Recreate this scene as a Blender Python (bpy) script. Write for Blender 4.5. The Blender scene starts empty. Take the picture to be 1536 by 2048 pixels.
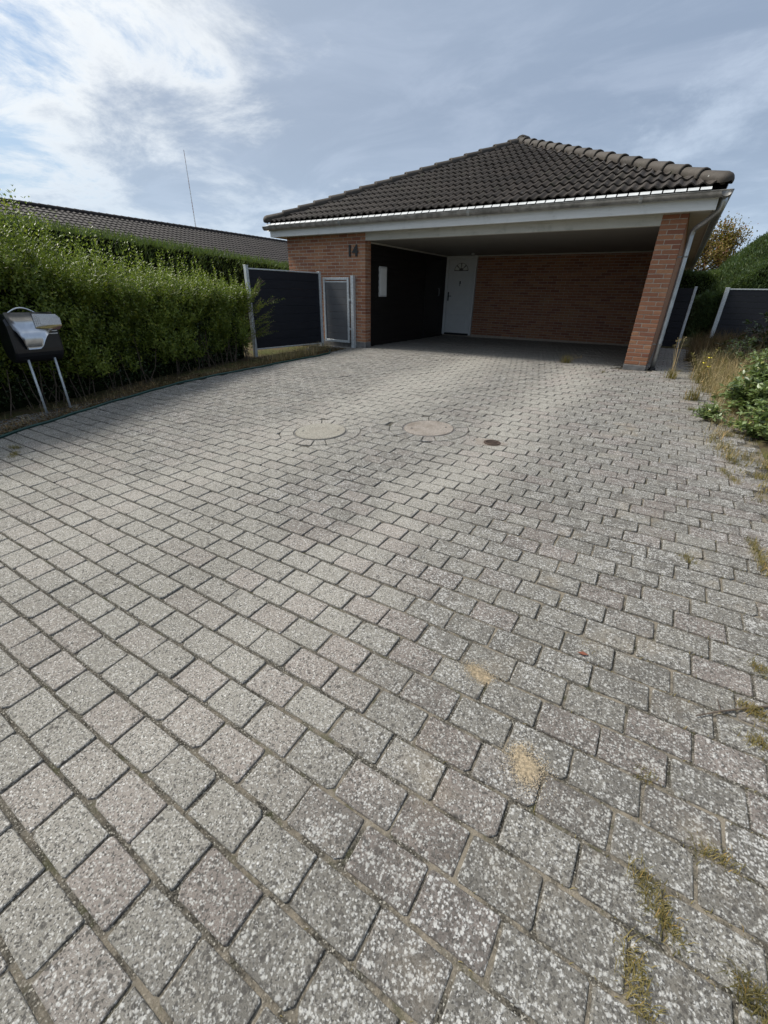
import bpy, math, random
import numpy as np
from mathutils import Matrix, Vector
random.seed(7)
RNG = np.random.default_rng(11)
SC = bpy.context.scene
COL = SC.collection
R = math.radians

# ------------------------------------------------------------------ camera
CAM = Vector((0.524, -8.999, 1.120))
PITCH, ROLL, YAW = 0.4763, 0.0191, -0.5465
FPX = 846.05                                    # focal length in pixels of a 1536 px wide frame
_fw = Vector((math.sin(YAW) * math.cos(PITCH), math.cos(YAW) * math.cos(PITCH), -math.sin(PITCH)))
_rt = Vector((math.cos(YAW), -math.sin(YAW), 0))
_up = _rt.cross(_fw)
_r2 = _rt * math.cos(ROLL) + _up * math.sin(ROLL)
_u2 = -_rt * math.sin(ROLL) + _up * math.cos(ROLL)
cam_data = bpy.data.cameras.new('camera')
cam = bpy.data.objects.new('camera', cam_data)
COL.objects.link(cam)
cam_data.sensor_fit = 'HORIZONTAL'
cam_data.sensor_width = 36.0
cam_data.lens = FPX / 1536 * 36.0
cam_data.clip_start = 0.02
cam_data.clip_end = 3000
_m = Matrix((_r2, _u2, -_fw)).transposed().to_4x4()
_m.translation = CAM
cam.matrix_world = _m
SC.camera = cam

# ------------------------------------------------------------------ sun, sky, exposure
SUN_TO = Vector((-0.82, -0.19, 1.0)).normalized()
SUN_EL = math.asin(SUN_TO.z)
sun_data = bpy.data.lights.new('sun', 'SUN')
sun_data.energy = 4.4
sun_data.angle = R(13)
sun_data.color = (1.0, 0.95, 0.87)
sun = bpy.data.objects.new('sun', sun_data)
COL.objects.link(sun)
sun.rotation_euler = SUN_TO.to_track_quat('Z', 'Y').to_euler()
sun.location = (-20, -5, 20)

world = bpy.data.worlds.new('World')
SC.world = world
world.use_nodes = True


class NT:
    """small helper round a node tree"""
    def __init__(s, tree):
        s.t = tree
        s.n = tree.nodes
        s.l = tree.links

    def new(s, typ, **kw):
        nd = s.n.new(typ)
        for k, v in kw.items():
            setattr(nd, k, v)
        return nd

    def put(s, sock, v):
        if hasattr(v, 'is_output') or isinstance(v, bpy.types.NodeSocket):
            s.l.new(v, sock)
        elif isinstance(v, (tuple, list)) and len(v) == 3 and sock.type == 'RGBA':
            sock.default_value = (*v, 1)
        else:
            sock.default_value = v

    def math(s, op, a, b=0.0, c=None, clamp=False):
        nd = s.new('ShaderNodeMath', operation=op, use_clamp=clamp)
        s.put(nd.inputs[0], a)
        s.put(nd.inputs[1], b)
        if c is not None:
            s.put(nd.inputs[2], c)
        return nd.outputs[0]

    def mix(s, f, a, b, blend='MIX'):
        nd = s.new('ShaderNodeMix', data_type='RGBA', blend_type=blend)
        s.put(nd.inputs[0], f)
        s.put(nd.inputs[6], a)
        s.put(nd.inputs[7], b)
        return nd.outputs[2]

    def ramp(s, v, lo, hi, a=0.0, b=1.0, smooth=True):
        nd = s.new('ShaderNodeMapRange', interpolation_type='SMOOTHSTEP' if smooth else 'LINEAR')
        nd.clamp = True
        s.put(nd.inputs[0], v)
        for i, q in enumerate((lo, hi, a, b)):
            s.put(nd.inputs[1 + i], q)
        return nd.outputs[0]

    def noise(s, vec, scale, detail=3.0, rough=0.55, dist=0.0, col=False):
        nd = s.new('ShaderNodeTexNoise')
        if vec is not None:
            s.put(nd.inputs['Vector'], vec)
        nd.inputs['Scale'].default_value = scale
        nd.inputs['Detail'].default_value = detail
        nd.inputs['Roughness'].default_value = rough
        nd.inputs['Distortion'].default_value = dist
        return nd.outputs[1 if col else 0]

    def voro(s, vec, scale, feature='F1', rand=1.0):
        nd = s.new('ShaderNodeTexVoronoi', feature=feature)
        if vec is not None:
            s.put(nd.inputs['Vector'], vec)
        nd.inputs['Scale'].default_value = scale
        nd.inputs['Randomness'].default_value = rand
        return nd

    def sep(s, v):
        nd = s.new('ShaderNodeSeparateXYZ')
        s.put(nd.inputs[0], v)
        return nd.outputs

    def comb(s, x, y, z):
        nd = s.new('ShaderNodeCombineXYZ')
        for i, q in enumerate((x, y, z)):
            s.put(nd.inputs[i], q)
        return nd.outputs[0]


SKY_OFF = (4.4, 4.1, 7.3)


def build_sky():
    t = NT(world.node_tree)
    t.n.clear()
    out = t.new('ShaderNodeOutputWorld')
    bg = t.new('ShaderNodeBackground')
    bg.inputs['Strength'].default_value = 0.10
    sky = t.new('ShaderNodeTexSky', sky_type='NISHITA')
    sky.sun_disc = False
    sky.sun_elevation = SUN_EL
    sky.sun_rotation = math.atan2(SUN_TO.x, SUN_TO.y)
    sky.air_density = 1.2
    sky.dust_density = 1.0
    sky.ozone_density = 1.5
    tc = t.new('ShaderNodeTexCoord')
    d = tc.outputs['Generated']
    x, y, z = t.sep(d)
    zz = t.math('ADD', t.math('MAXIMUM', z, 0.0), 0.22)
    px = t.math('DIVIDE', x, zz)
    py = t.math('DIVIDE', y, zz)
    p = t.comb(t.math('ADD', px, SKY_OFF[0]), t.math('ADD', py, SKY_OFF[1]), SKY_OFF[2])
    big = t.noise(p, 0.75, 2, 0.5, 0.4)
    fine = t.noise(p, 2.2, 11, 0.66, 0.30)
    wisp = t.noise(t.comb(px, t.math('MULTIPLY', py, 1.8), 9.1), 1.6, 8, 0.6, 0.6)
    # clouds thin out and light up towards the sun
    dot = t.new('ShaderNodeVectorMath', operation='DOT_PRODUCT')
    t.put(dot.inputs[0], d)
    dot.inputs[1].default_value = tuple(SUN_TO)
    near = t.ramp(dot.outputs['Value'], 0.10, 0.92)
    dens = t.math('ADD', t.math('MULTIPLY', big, 0.56), t.math('MULTIPLY', fine, 0.58))
    dens = t.math('ADD', dens, t.math('MULTIPLY', near, -0.10))
    cover = t.ramp(dens, 0.35, 0.47)
    thick = t.ramp(dens, 0.43, 0.60)
    lit = t.mix(near, (5.0, 5.9, 7.2), (10.2, 10.3, 10.1))
    shade = t.mix(near, (2.85, 3.60, 4.85), (4.2, 4.9, 6.0))
    cloud = t.mix(thick, lit, shade)
    cloud = t.mix(t.math('MULTIPLY', t.ramp(wisp, 0.45, 0.72), 0.30), cloud, (5.6, 6.4, 7.8))
    base = t.mix(0.45, sky.outputs[0], (4.2, 5.8, 8.2))
    colr = t.mix(t.math('MULTIPLY', cover, 0.94), base, cloud)
    colr = t.mix(t.ramp(z, 0.30, 0.02, 0.0, 0.55), colr, (4.9, 6.3, 7.9))
    t.l.new(colr, bg.inputs['Color'])
    t.l.new(bg.outputs[0], out.inputs[0])


build_sky()
vs = SC.view_settings
vs.view_transform = 'Standard'
vs.look = 'None'
vs.exposure = 0.13
vs.gamma = 1.0
vs.use_curve_mapping = False
SC.cycles.max_bounces = 8
SC.cycles.diffuse_bounces = 3
SC.cycles.use_denoising = True

# ------------------------------------------------------------------ materials
MATS = {}


def material(name):
    m = bpy.data.materials.new(name)
    m.use_nodes = True
    t = NT(m.node_tree)
    b = t.n['Principled BSDF']
    MATS[name] = m
    return m, t, b


def bump(t, b, h, strength=0.4, dist=0.01):
    nd = t.new('ShaderNodeBump')
    nd.inputs['Strength'].default_value = strength
    nd.inputs['Distance'].default_value = dist
    t.put(nd.inputs['Height'], h)
    t.l.new(nd.outputs[0], b.inputs['Normal'])


def island(t):
    """one random number for each piece, whether it is an object or an island of a mesh"""
    g = t.new('ShaderNodeNewGeometry')
    o = t.new('ShaderNodeObjectInfo')
    s = t.math('FRACT', t.math('ADD', t.math('MULTIPLY', g.outputs['Random Per Island'], 7.31), o.outputs['Random']))
    w = t.new('ShaderNodeTexWhiteNoise', noise_dimensions='1D')
    t.put(w.inputs['W'], t.math('MULTIPLY', s, 91.7))
    return w.outputs['Value'], w.outputs['Color'], g.outputs['Position']


def simple(name, col, rough=0.6, metal=0.0, spec=0.5, var=0.12, nscale=6.0, bscale=None, bstr=0.2):
    m, t, b = material(name)
    g = t.new('ShaderNodeNewGeometry')
    P = g.outputs['Position']
    n = t.noise(P, nscale, 5, 0.6)
    c0 = tuple(q * (1 - var) for q in col)
    c1 = tuple(min(1, q * (1 + var)) for q in col)
    t.l.new(t.mix(t.ramp(n, 0.3, 0.7), c0, c1), b.inputs['Base Color'])
    b.inputs['Roughness'].default_value = rough
    b.inputs['Metallic'].default_value = metal
    b.inputs['Specular IOR Level'].default_value = spec
    if bscale:
        bump(t, b, t.noise(P, bscale, 4, 0.6), bstr, 0.004)
    return m


def mat_paver(name='paver_concrete', ring=False):
    m, t, b = material(name)
    rv, rc, P = island(t)
    r1, r2, r3 = t.sep(rc)
    x, y, z = t.sep(P)
    # wheel tracks stay clean, the strips between and the edges grow lichen
    wob = t.math('MULTIPLY', t.math('SUBTRACT', t.noise(P, 0.9, 2), 0.5), 0.9)
    xw = t.math('ADD', x, wob)

    def gauss(c, w):
        q = t.math('DIVIDE', t.math('SUBTRACT', xw, c), w)
        return t.math('POWER', 2.718, t.math('MULTIPLY', t.math('MULTIPLY', q, q), -1.0))
    track = t.math('ADD', gauss(-0.66, 0.46), gauss(-2.55, 0.70), clamp=True)
    nearcl = t.math('MULTIPLY', t.ramp(y, -6.4, -7.6), t.ramp(xw, 0.15, -0.35))
    clean = t.math('MAXIMUM', track, t.math('MULTIPLY', nearcl, 0.85))
    inside = t.ramp(y, -0.35, 0.25)
    clean = t.math('MAXIMUM', clean, inside)
    grow = t.math('SUBTRACT', 1.0, clean)
    grow = t.math('MULTIPLY', grow, t.ramp(t.noise(P, 2.3, 3), 0.28, 0.62, 0.55, 1.0))
    grow = t.math('MULTIPLY', grow, t.math('ADD', 0.62, t.math('MULTIPLY', r3, 0.5)), clamp=True)
    # stone colour: grey, some pinkish; worn to a paler tone in the tracks
    grey = t.mix(r1, (0.268, 0.254, 0.220), (0.350, 0.334, 0.292))
    pink = t.mix(r1, (0.270, 0.228, 0.202), (0.345, 0.298, 0.268))
    pz = t.ramp(t.math('ADD', t.math('MULTIPLY', r2, 0.55), t.math('MULTIPLY', t.noise(P, 0.8, 2), 0.6)), 0.60, 0.78)
    pz = t.math('MULTIPLY', pz, t.ramp(x, -2.0, -0.4, 0.45, 1.0))
    c = t.mix(pz, grey, pink)
    c = t.mix(t.math('MULTIPLY', track, 0.42), c, (0.44, 0.415, 0.368))
    # aggregate
    v = t.voro(P, 235)
    va, vb, vc = t.sep(v.outputs['Color'])
    c = t.mix(t.math('MULTIPLY', t.ramp(va, 0.70, 0.97), 0.80), c, (0.70, 0.69, 0.65))
    c = t.mix(t.math('MULTIPLY', t.ramp(vb, 0.66, 0.95), 0.85), c, (0.05, 0.048, 0.046))
    n1 = t.noise(P, 520, 3, 0.65)
    c = t.mix(t.ramp(n1, 0.40, 0.62, 0.0, 0.50), c, (0.085, 0.082, 0.074))
    v2 = t.voro(P, 85)
    wa, wb, wc = t.sep(v2.outputs['Color'])
    big = t.math('MULTIPLY', t.ramp(wa, 0.945, 0.955), t.ramp(v2.outputs['Distance'], 0.32, 0.22))
    c = t.mix(t.math('MULTIPLY', big, 0.85), c, (0.72, 0.71, 0.68))
    # dark crust and white lichen
    warp = t.new('ShaderNodeVectorMath', operation='MULTIPLY_ADD')
    t.put(warp.inputs[0], t.noise(P, 210, 3, 0.6, col=True))
    warp.inputs[1].default_value = (0.011, 0.011, 0.011)
    t.put(warp.inputs[2], P)
    Pw = warp.outputs[0]
    nb = t.noise(P, 9.0, 3, 0.6)
    gb = t.math('MULTIPLY', grow, t.ramp(nb, 0.30, 0.66, 0.55, 1.15), clamp=True)
    gl = t.math('MULTIPLY', grow, t.ramp(t.noise(P, 16.0, 3, 0.6), 0.36, 0.62, 0.22, 1.35))

    def flecks(scale, base, gain, r0, r1):
        f = t.voro(Pw, scale)
        ra, rb_, rcc = t.sep(f.outputs['Color'])
        thr = t.math('SUBTRACT', 1.0 - base, t.math('MULTIPLY', gl, gain))
        on = t.ramp(t.math('SUBTRACT', ra, thr), 0.0, 0.05)
        sh = t.ramp(f.outputs['Distance'], t.math('ADD', r0, t.math('MULTIPLY', rb_, 0.2)), r1)
        return t.math('MULTIPLY', on, sh)
    dk1 = flecks(62, 0.02, 0.62, 0.62, 0.30)
    c = t.mix(t.math('MULTIPLY', t.math('MAXIMUM', dk1, t.math('MULTIPLY', gb, 0.78)), 0.84), c, (0.072, 0.067, 0.061))
    li = t.math('MAXIMUM', flecks(138, 0.014, 0.48, 0.56, 0.26), t.math('MULTIPLY', flecks(78, 0.0, 0.30, 0.52, 0.20), 0.9))
    c = t.mix(t.math('MULTIPLY', li, 0.74), c, t.mix(rv, (0.54, 0.535, 0.50), (0.70, 0.695, 0.67)))
    # dusty sand on the right-hand side
    sd = t.math('MULTIPLY', t.ramp(t.noise(P, 3.1, 5, 0.6), 0.55, 0.75), t.ramp(x, -0.4, 0.6, 0.0, 0.35))
    c = t.mix(sd, c, (0.33, 0.27, 0.19))
    # brown staining, small
    st = t.math('MULTIPLY', t.ramp(t.noise(P, 5.0, 4, 0.7), 0.66, 0.78), 0.4)
    c = t.mix(st, c, (0.17, 0.13, 0.09))
    # carport floor darkened inwards, interior shade put into its colour
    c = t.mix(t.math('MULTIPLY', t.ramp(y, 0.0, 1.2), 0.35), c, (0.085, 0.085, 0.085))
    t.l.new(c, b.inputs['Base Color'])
    b.inputs['Roughness'].default_value = 0.88
    b.inputs['Specular IOR Level'].default_value = 0.25
    h = t.math('ADD', t.math('MULTIPLY', va, 0.6), t.math('MULTIPLY', n1, 1.0))
    h = t.math('ADD', h, t.math('MULTIPLY', t.noise(P, 60, 4, 0.6), 0.9))
    h = t.math('ADD', h, t.math('MULTIPLY', li, 0.5))
    bump(t, b, h, 0.75, 0.0045)
    return m


def mat_bed():
    m, t, b = material('joint_bed')
    g = t.new('ShaderNodeNewGeometry')
    P = g.outputs['Position']
    x, y, z = t.sep(P)
    n = t.noise(P, 9, 5, 0.65)
    f = t.noise(P, 240, 3, 0.7)
    gr = t.voro(P, 260)
    gv = t.sep(gr.outputs['Color'])[0]
    dk = t.mix(gv, (0.028, 0.026, 0.022), (0.150, 0.140, 0.118))
    dk = t.mix(t.ramp(gv, 0.86, 0.95, 0, 0.8), dk, (0.42, 0.40, 0.35))
    sand = t.mix(f, (0.15, 0.13, 0.10), (0.38, 0.335, 0.265))
    s = t.math('MULTIPLY', t.ramp(n, 0.42, 0.62), t.ramp(x, -1.4, 0.5, 0.10, 0.95))
    c = t.mix(s, dk, sand)
    mo = t.math('MULTIPLY', t.ramp(t.noise(P, 14, 4, 0.6), 0.56, 0.7), 0.55)
    c = t.mix(mo, c, (0.055, 0.060, 0.024))
    t.l.new(c, b.inputs['Base Color'])
    b.inputs['Roughness'].default_value = 0.95
    b.inputs['Specular IOR Level'].default_value = 0.1
    bump(t, b, t.math('ADD', f, gv), 0.9, 0.006)
    return m


def mat_ground():
    m, t, b = material('ground_soil')
    g = t.new('ShaderNodeNewGeometry')
    P = g.outputs['Position']
    n = t.noise(P, 1.6, 6, 0.65)
    f = t.noise(P, 60, 5, 0.7)
    c = t.mix(f, (0.045, 0.034, 0.022), (0.15, 0.115, 0.07))
    gr = t.mix(f, (0.035, 0.050, 0.015), (0.13, 0.125, 0.05))
    c = t.mix(t.ramp(n, 0.40, 0.62), c, gr)
    t.l.new(c, b.inputs['Base Color'])
    b.inputs['Roughness'].default_value = 0.95
    b.inputs['Specular IOR Level'].default_value = 0.1
    bump(t, b, f, 0.8, 0.02)
    return m


def mat_brick(name, dim=1.0):
    m, t, b = material(name)
    rv, rc, P = island(t)
    r1, r2, r3 = t.sep(rc)
    c = t.mix(r1, (0.262, 0.114, 0.064), (0.375, 0.182, 0.104))
    c = t.mix(t.ramp(r2, 0.72, 0.9, 0, 0.7), c, (0.215, 0.090, 0.060))
    c = t.mix(t.ramp(r3, 0.70, 0.9, 0, 0.65), c, (0.40, 0.215, 0.115))
    n = t.noise(P, 38, 5, 0.65)
    c = t.mix(t.ramp(n, 0.35, 0.75, 0, 0.35), c, (0.17, 0.075, 0.055))
    n2 = t.noise(P, 2.0, 4, 0.6)
    c = t.mix(t.ramp(n2, 0.52, 0.75, 0, 0.28), c, (0.42, 0.30, 0.20))
    t.l.new(c, b.inputs['Base Color'])
    b.inputs['Roughness'].default_value = 0.85
    b.inputs['Specular IOR Level'].default_value = 0.25
    bump(t, b, t.math('ADD', n, t.noise(P, 160, 3)), 0.5, 0.005)
    return m


def mat_tile(name, col):
    m, t, b = material(name)
    rv, rc, P = island(t)
    r1, r2, r3 = t.sep(rc)
    c = t.mix(r1, tuple(q * 0.72 for q in col), tuple(q * 1.3 for q in col))
    n = t.noise(P, 14, 6, 0.7)
    c = t.mix(t.ramp(n, 0.45, 0.75, 0, 0.5), c, tuple(q * 1.9 + 0.006 for q in col))
    mo = t.noise(P, 4.0, 5, 0.65)
    c = t.mix(t.ramp(mo, 0.55, 0.72, 0, 0.4), c, (0.050, 0.054, 0.030))
    v = t.voro(P, 11)
    sp = t.math('MULTIPLY', t.ramp(v.outputs['Distance'], 0.17, 0.08), t.ramp(t.sep(v.outputs['Color'])[0], 0.91, 0.93))
    sp = t.math('MULTIPLY', sp, t.ramp(t.noise(P, 70, 3), 0.42, 0.55))
    c = t.mix(t.math('MULTIPLY', sp, 0.85), c, (0.50, 0.51, 0.48))
    t.l.new(c, b.inputs['Base Color'])
    b.inputs['Roughness'].default_value = 0.72
    b.inputs['Specular IOR Level'].default_value = 0.35
    bump(t, b, t.noise(P, 120, 4, 0.7), 0.45, 0.004)
    return m


def mat_leaf(name, a, c, rough=0.42, trans=0.25, spec=0.5, warm=None):
    m, t, b = material(name)
    rv, rc, P = island(t)
    r1, r2, r3 = t.sep(rc)
    k = t.mix(r1, a, c)
    n = t.noise(P, 1.7, 3)
    k = t.mix(t.ramp(n, 0.4, 0.7, 0, 0.35), k, tuple(min(1, q * 1.5) for q in c))
    n3 = t.noise(P, 5.5, 3)
    k = t.mix(t.ramp(n3, 0.50, 0.70, 0, 0.55), k, tuple(q * 0.55 for q in a))
    k = t.mix(t.ramp(r3, 0.90, 0.97, 0, 0.6), k, (c[0] * 1.8, c[1] * 1.35, c[2]))
    if warm:
        k = t.mix(t.ramp(r2, 0.86, 0.92), k, warm)
    t.l.new(k, b.inputs['Base Color'])
    b.inputs['Roughness'].default_value = rough
    b.inputs['Specular IOR Level'].default_value = spec
    tr = t.new('ShaderNodeBsdfTranslucent')
    t.l.new(t.mix(0.5, k, (0.20, 0.30, 0.03)), tr.inputs['Color'])
    mx = t.new('ShaderNodeMixShader')
    mx.inputs[0].default_value = trans
    out = t.n['Material Output']
    t.l.new(b.outputs[0], mx.inputs[1])
    t.l.new(tr.outputs[0], mx.inputs[2])
    t.l.new(mx.outputs[0], out.inputs['Surface'])
    return m


def mat_wood(name, col, grain_axis=0, rough=0.6, var=0.25, dirt=0.0):
    m, t, b = material(name)
    rv, rc, P = island(t)
    mp = t.new('ShaderNodeMapping')
    s = [26.0, 26.0, 26.0]
    s[grain_axis] = 1.6
    mp.inputs['Scale'].default_value = s
    t.put(mp.inputs['Vector'], P)
    n = t.noise(mp.outputs[0], 1.0, 6, 0.65, 0.4)
    c = t.mix(t.ramp(n, 0.3, 0.72), tuple(q * (1 - var) for q in col), tuple(min(1, q * (1 + var)) for q in col))
    c = t.mix(t.math('MULTIPLY', rv, var * 0.7), c, tuple(q * 0.6 for q in col))
    if dirt:
        d = t.noise(P, 3.5, 6, 0.7)
        c = t.mix(t.ramp(d, 0.5, 0.75, 0, dirt), c, (0.16, 0.17, 0.14))
    t.l.new(c, b.inputs['Base Color'])
    b.inputs['Roughness'].default_value = rough
    b.inputs['Specular IOR Level'].default_value = 0.3
    bump(t, b, n, 0.35, 0.003)
    return m


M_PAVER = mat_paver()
M_BED = mat_bed()
M_GROUND = mat_ground()
M_BRICK = mat_brick('red_brick')
M_MORTAR = simple('mortar', (0.36, 0.305, 0.250), 0.92, var=0.2, nscale=20, bscale=150)
M_PLINTH = simple('plinth_render', (0.16, 0.155, 0.15), 0.9, var=0.3, nscale=9, bscale=80)
M_TILE = mat_tile('roof_tile', (0.034, 0.027, 0.022))
M_CAP = mat_tile('hip_cap_tile', (0.052, 0.044, 0.036))
M_TILE2 = mat_tile('neighbour_tile', (0.024, 0.019, 0.0175))
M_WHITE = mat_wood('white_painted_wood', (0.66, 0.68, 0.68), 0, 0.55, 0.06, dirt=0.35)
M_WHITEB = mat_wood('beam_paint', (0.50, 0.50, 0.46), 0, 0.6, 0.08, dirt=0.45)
M_CEIL = mat_wood('ceiling_board', (0.22, 0.21, 0.19), 0, 0.65, 0.10)
M_BLACKW = mat_wood('black_stained_board', (0.018, 0.016, 0.015), 1, 0.6, 0.3)
M_ZINC = simple('zinc', (0.42, 0.44, 0.45), 0.42, 0.85, var=0.22, nscale=5, bscale=40, bstr=0.05)
M_ZINCD = simple('weathered_zinc', (0.27, 0.265, 0.25), 0.55, 0.55, var=0.35, nscale=7, bscale=40, bstr=0.05)
M_FLASH = simple('eaves_flashing', (0.56, 0.58, 0.58), 0.4, 0.0, var=0.08, nscale=12)
M_DARK = simple('dark_iron', (0.02, 0.02, 0.02), 0.55, 0.3, var=0.2)
M_GALV = simple('galvanised_steel', (0.50, 0.54, 0.56), 0.5, 0.35, var=0.18, nscale=28, bscale=60, bstr=0.05)
M_COMP = mat_wood('anthracite_composite', (0.013, 0.015, 0.021), 1, 0.55, 0.18)
M_COMPG = simple('grey_composite', (0.105, 0.108, 0.114), 0.65, spec=0.3, var=0.06, nscale=3)
M_DOOR = simple('white_door_paint', (0.62, 0.64, 0.64), 0.4, var=0.03)
M_GLASS = simple('frosted_pane', (0.70, 0.72, 0.68), 0.12, var=0.03)
M_PANE = simple('pale_window_pane', (0.85, 0.87, 0.85), 0.18, var=0.03)


def mat_cover(name, col, stain):
    m, t, b = material(name)
    g = t.new('ShaderNodeNewGeometry')
    P = g.outputs['Position']
    v = t.voro(P, 190)
    a, bb, cc = t.sep(v.outputs['Color'])
    c = t.mix(t.ramp(a, 0.2, 0.9), tuple(q * 0.72 for q in col), tuple(q * 1.22 for q in col))
    c = t.mix(t.ramp(bb, 0.86, 0.97, 0, 0.7), c, (0.07, 0.068, 0.06))
    c = t.mix(t.ramp(t.noise(P, 6.5, 5, 0.65), 0.42, 0.72, 0, stain), c, (0.15, 0.125, 0.10))
    t.l.new(c, b.inputs['Base Color'])
    b.inputs['Roughness'].default_value = 0.92
    b.inputs['Specular IOR Level'].default_value = 0.2
    bump(t, b, t.math('ADD', a, t.noise(P, 300, 3)), 0.6, 0.003)
    return m


M_COVER = mat_cover('cast_concrete', (0.300, 0.285, 0.245), 0.35)
M_COVER2 = mat_cover('stained_concrete', (0.285, 0.255, 0.225), 0.75)
M_RUST = simple('rusty_iron', (0.055, 0.036, 0.026), 0.85, 0.2, var=0.4, nscale=30, bscale=150, bstr=0.5)
M_HOSE = simple('green_hose', (0.008, 0.045, 0.036), 0.35, var=0.2)
M_BLACKP = simple('black_lacquer', (0.008, 0.009, 0.012), 0.28, var=0.1)
M_STEEL = simple('brushed_steel', (0.55, 0.57, 0.60), 0.28, 1.0, var=0.1, nscale=14)
M_NUM = simple('black_metal', (0.006, 0.006, 0.006), 0.4, var=0.1)
M_SAND = simple('sand', (0.50, 0.42, 0.30), 0.95, var=0.35, nscale=90, bscale=300, bstr=0.9)
M_PRIVET = mat_leaf('privet_leaf', (0.072, 0.112, 0.015), (0.215, 0.262, 0.042), 0.42, 0.38, 0.42)
M_PRIVETD = mat_leaf('privet_inner_leaf', (0.014, 0.028, 0.008), (0.036, 0.060, 0.016), 0.5, 0.12)  # privet leaf darkened in colour for the shade inside the hedge
M_CONIF = mat_leaf('clipped_hedge_leaf', (0.045, 0.075, 0.020), (0.105, 0.150, 0.045), 0.5, 0.25)
M_CONIFB = mat_leaf('thuja_leaf', (0.040, 0.075, 0.030), (0.090, 0.135, 0.055), 0.5, 0.25)
M_BUSH = mat_leaf('broad_weed_leaf', (0.075, 0.120, 0.035), (0.190, 0.245, 0.095), 0.38, 0.25, 0.6)
M_AUTUMN = mat_leaf('autumn_leaf', (0.14, 0.085, 0.020), (0.22, 0.15, 0.035), 0.5, 0.3, warm=(0.16, 0.045, 0.02))
M_DRY = mat_leaf('dry_grass', (0.13, 0.095, 0.045), (0.42, 0.34, 0.19), 0.7, 0.25, 0.2)
M_GRASS = mat_leaf('olive_grass', (0.10, 0.09, 0.028), (0.24, 0.19, 0.075), 0.6, 0.25, 0.2)
M_FARL = mat_leaf('far_leaf', (0.07, 0.085, 0.05), (0.13, 0.135, 0.085), 0.6, 0.2)
M_LITTER = mat_leaf('leaf_litter', (0.055, 0.038, 0.022), (0.16, 0.11, 0.06), 0.8, 0.1, 0.1)
M_BARK = simple('bark', (0.10, 0.075, 0.055), 0.9, var=0.35, nscale=30, bscale=60, bstr=0.6)
M_YELLOW = simple('yellow_petal', (0.80, 0.66, 0.06), 0.5, var=0.1)
M_CORE = simple('hedge_core', (0.012, 0.016, 0.007), 1.0, spec=0.0, var=0.5, nscale=12)  # near-black filler colour, stands for the shade inside a hedge
M_MASTR = simple('mast_red_hazed', (0.52, 0.43, 0.42), 0.6, var=0.05)  # red band washed out, distance haze put into the colour
M_MASTW = simple('mast_white_hazed', (0.62, 0.63, 0.64), 0.6, var=0.05)  # white band greyed in the colour for the same haze


def mat_paper():
    m, t, b = material('printed_paper')
    g = t.new('ShaderNodeTexCoord')
    gx_, gy_, gz_ = t.sep(g.outputs['Generated'])
    band = t.ramp(gz_, 0.20, 0.22)
    c = t.mix(band, (0.50, 0.40, 0.16), (0.60, 0.61, 0.62))
    txt = t.math('MULTIPLY', t.ramp(t.math('FRACT', t.math('MULTIPLY', gz_, 9.0)), 0.5, 0.55), t.ramp(t.noise(g.outputs['Generated'], 22, 2), 0.45, 0.5))
    c = t.mix(t.math('MULTIPLY', txt, 0.5), c, (0.12, 0.11, 0.11))
    c = t.mix(t.ramp(gz_, 0.10, 0.08), c, (0.16, 0.08, 0.08))
    t.l.new(c, b.inputs['Base Color'])
    b.inputs['Roughness'].default_value = 0.18
    return m


M_PAPER = mat_paper()

# ------------------------------------------------------------------ mesh helpers


def mk(name, verts, faces, mat, parent=None, smooth=False):
    me = bpy.data.meshes.new(name)
    if isinstance(verts, np.ndarray) and isinstance(faces, np.ndarray):
        nv, (nf, k) = len(verts), faces.shape
        me.vertices.add(nv)
        me.vertices.foreach_set('co', np.ascontiguousarray(verts, dtype=np.float32).ravel())
        me.loops.add(nf * k)
        me.loops.foreach_set('vertex_index', np.ascontiguousarray(faces, dtype=np.int32).ravel())
        me.polygons.add(nf)
        me.polygons.foreach_set('loop_start', np.arange(0, nf * k, k, dtype=np.int32))
        me.update(calc_edges=True)
    else:
        me.from_pydata([tuple(v) for v in verts], [], [tuple(f) for f in faces])
        me.update()
    if smooth:
        me.polygons.foreach_set('use_smooth', np.ones(len(me.polygons), dtype=bool))
    me.materials.append(mat)
    return link(name, me, parent)


def link(name, me, parent=None, loc=None):
    o = bpy.data.objects.new(name, me)
    COL.objects.link(o)
    if parent is not None:
        o.parent = parent
    if loc is not None:
        o.location = loc
    return o


def thing(name, label, cat, group=None, loc=(0, 0, 0)):
    o = bpy.data.objects.new(name, None)
    o.empty_display_size = 0.2
    COL.objects.link(o)
    o.location = loc
    return tag(o, label, cat, group)


def tag(o, label=None, cat=None, group=None, kind=None):
    if label:
        o['label'] = label
    if cat:
        o['category'] = cat
    if group:
        o['group'] = group
    if kind:
        o['kind'] = kind
    return o


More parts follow.
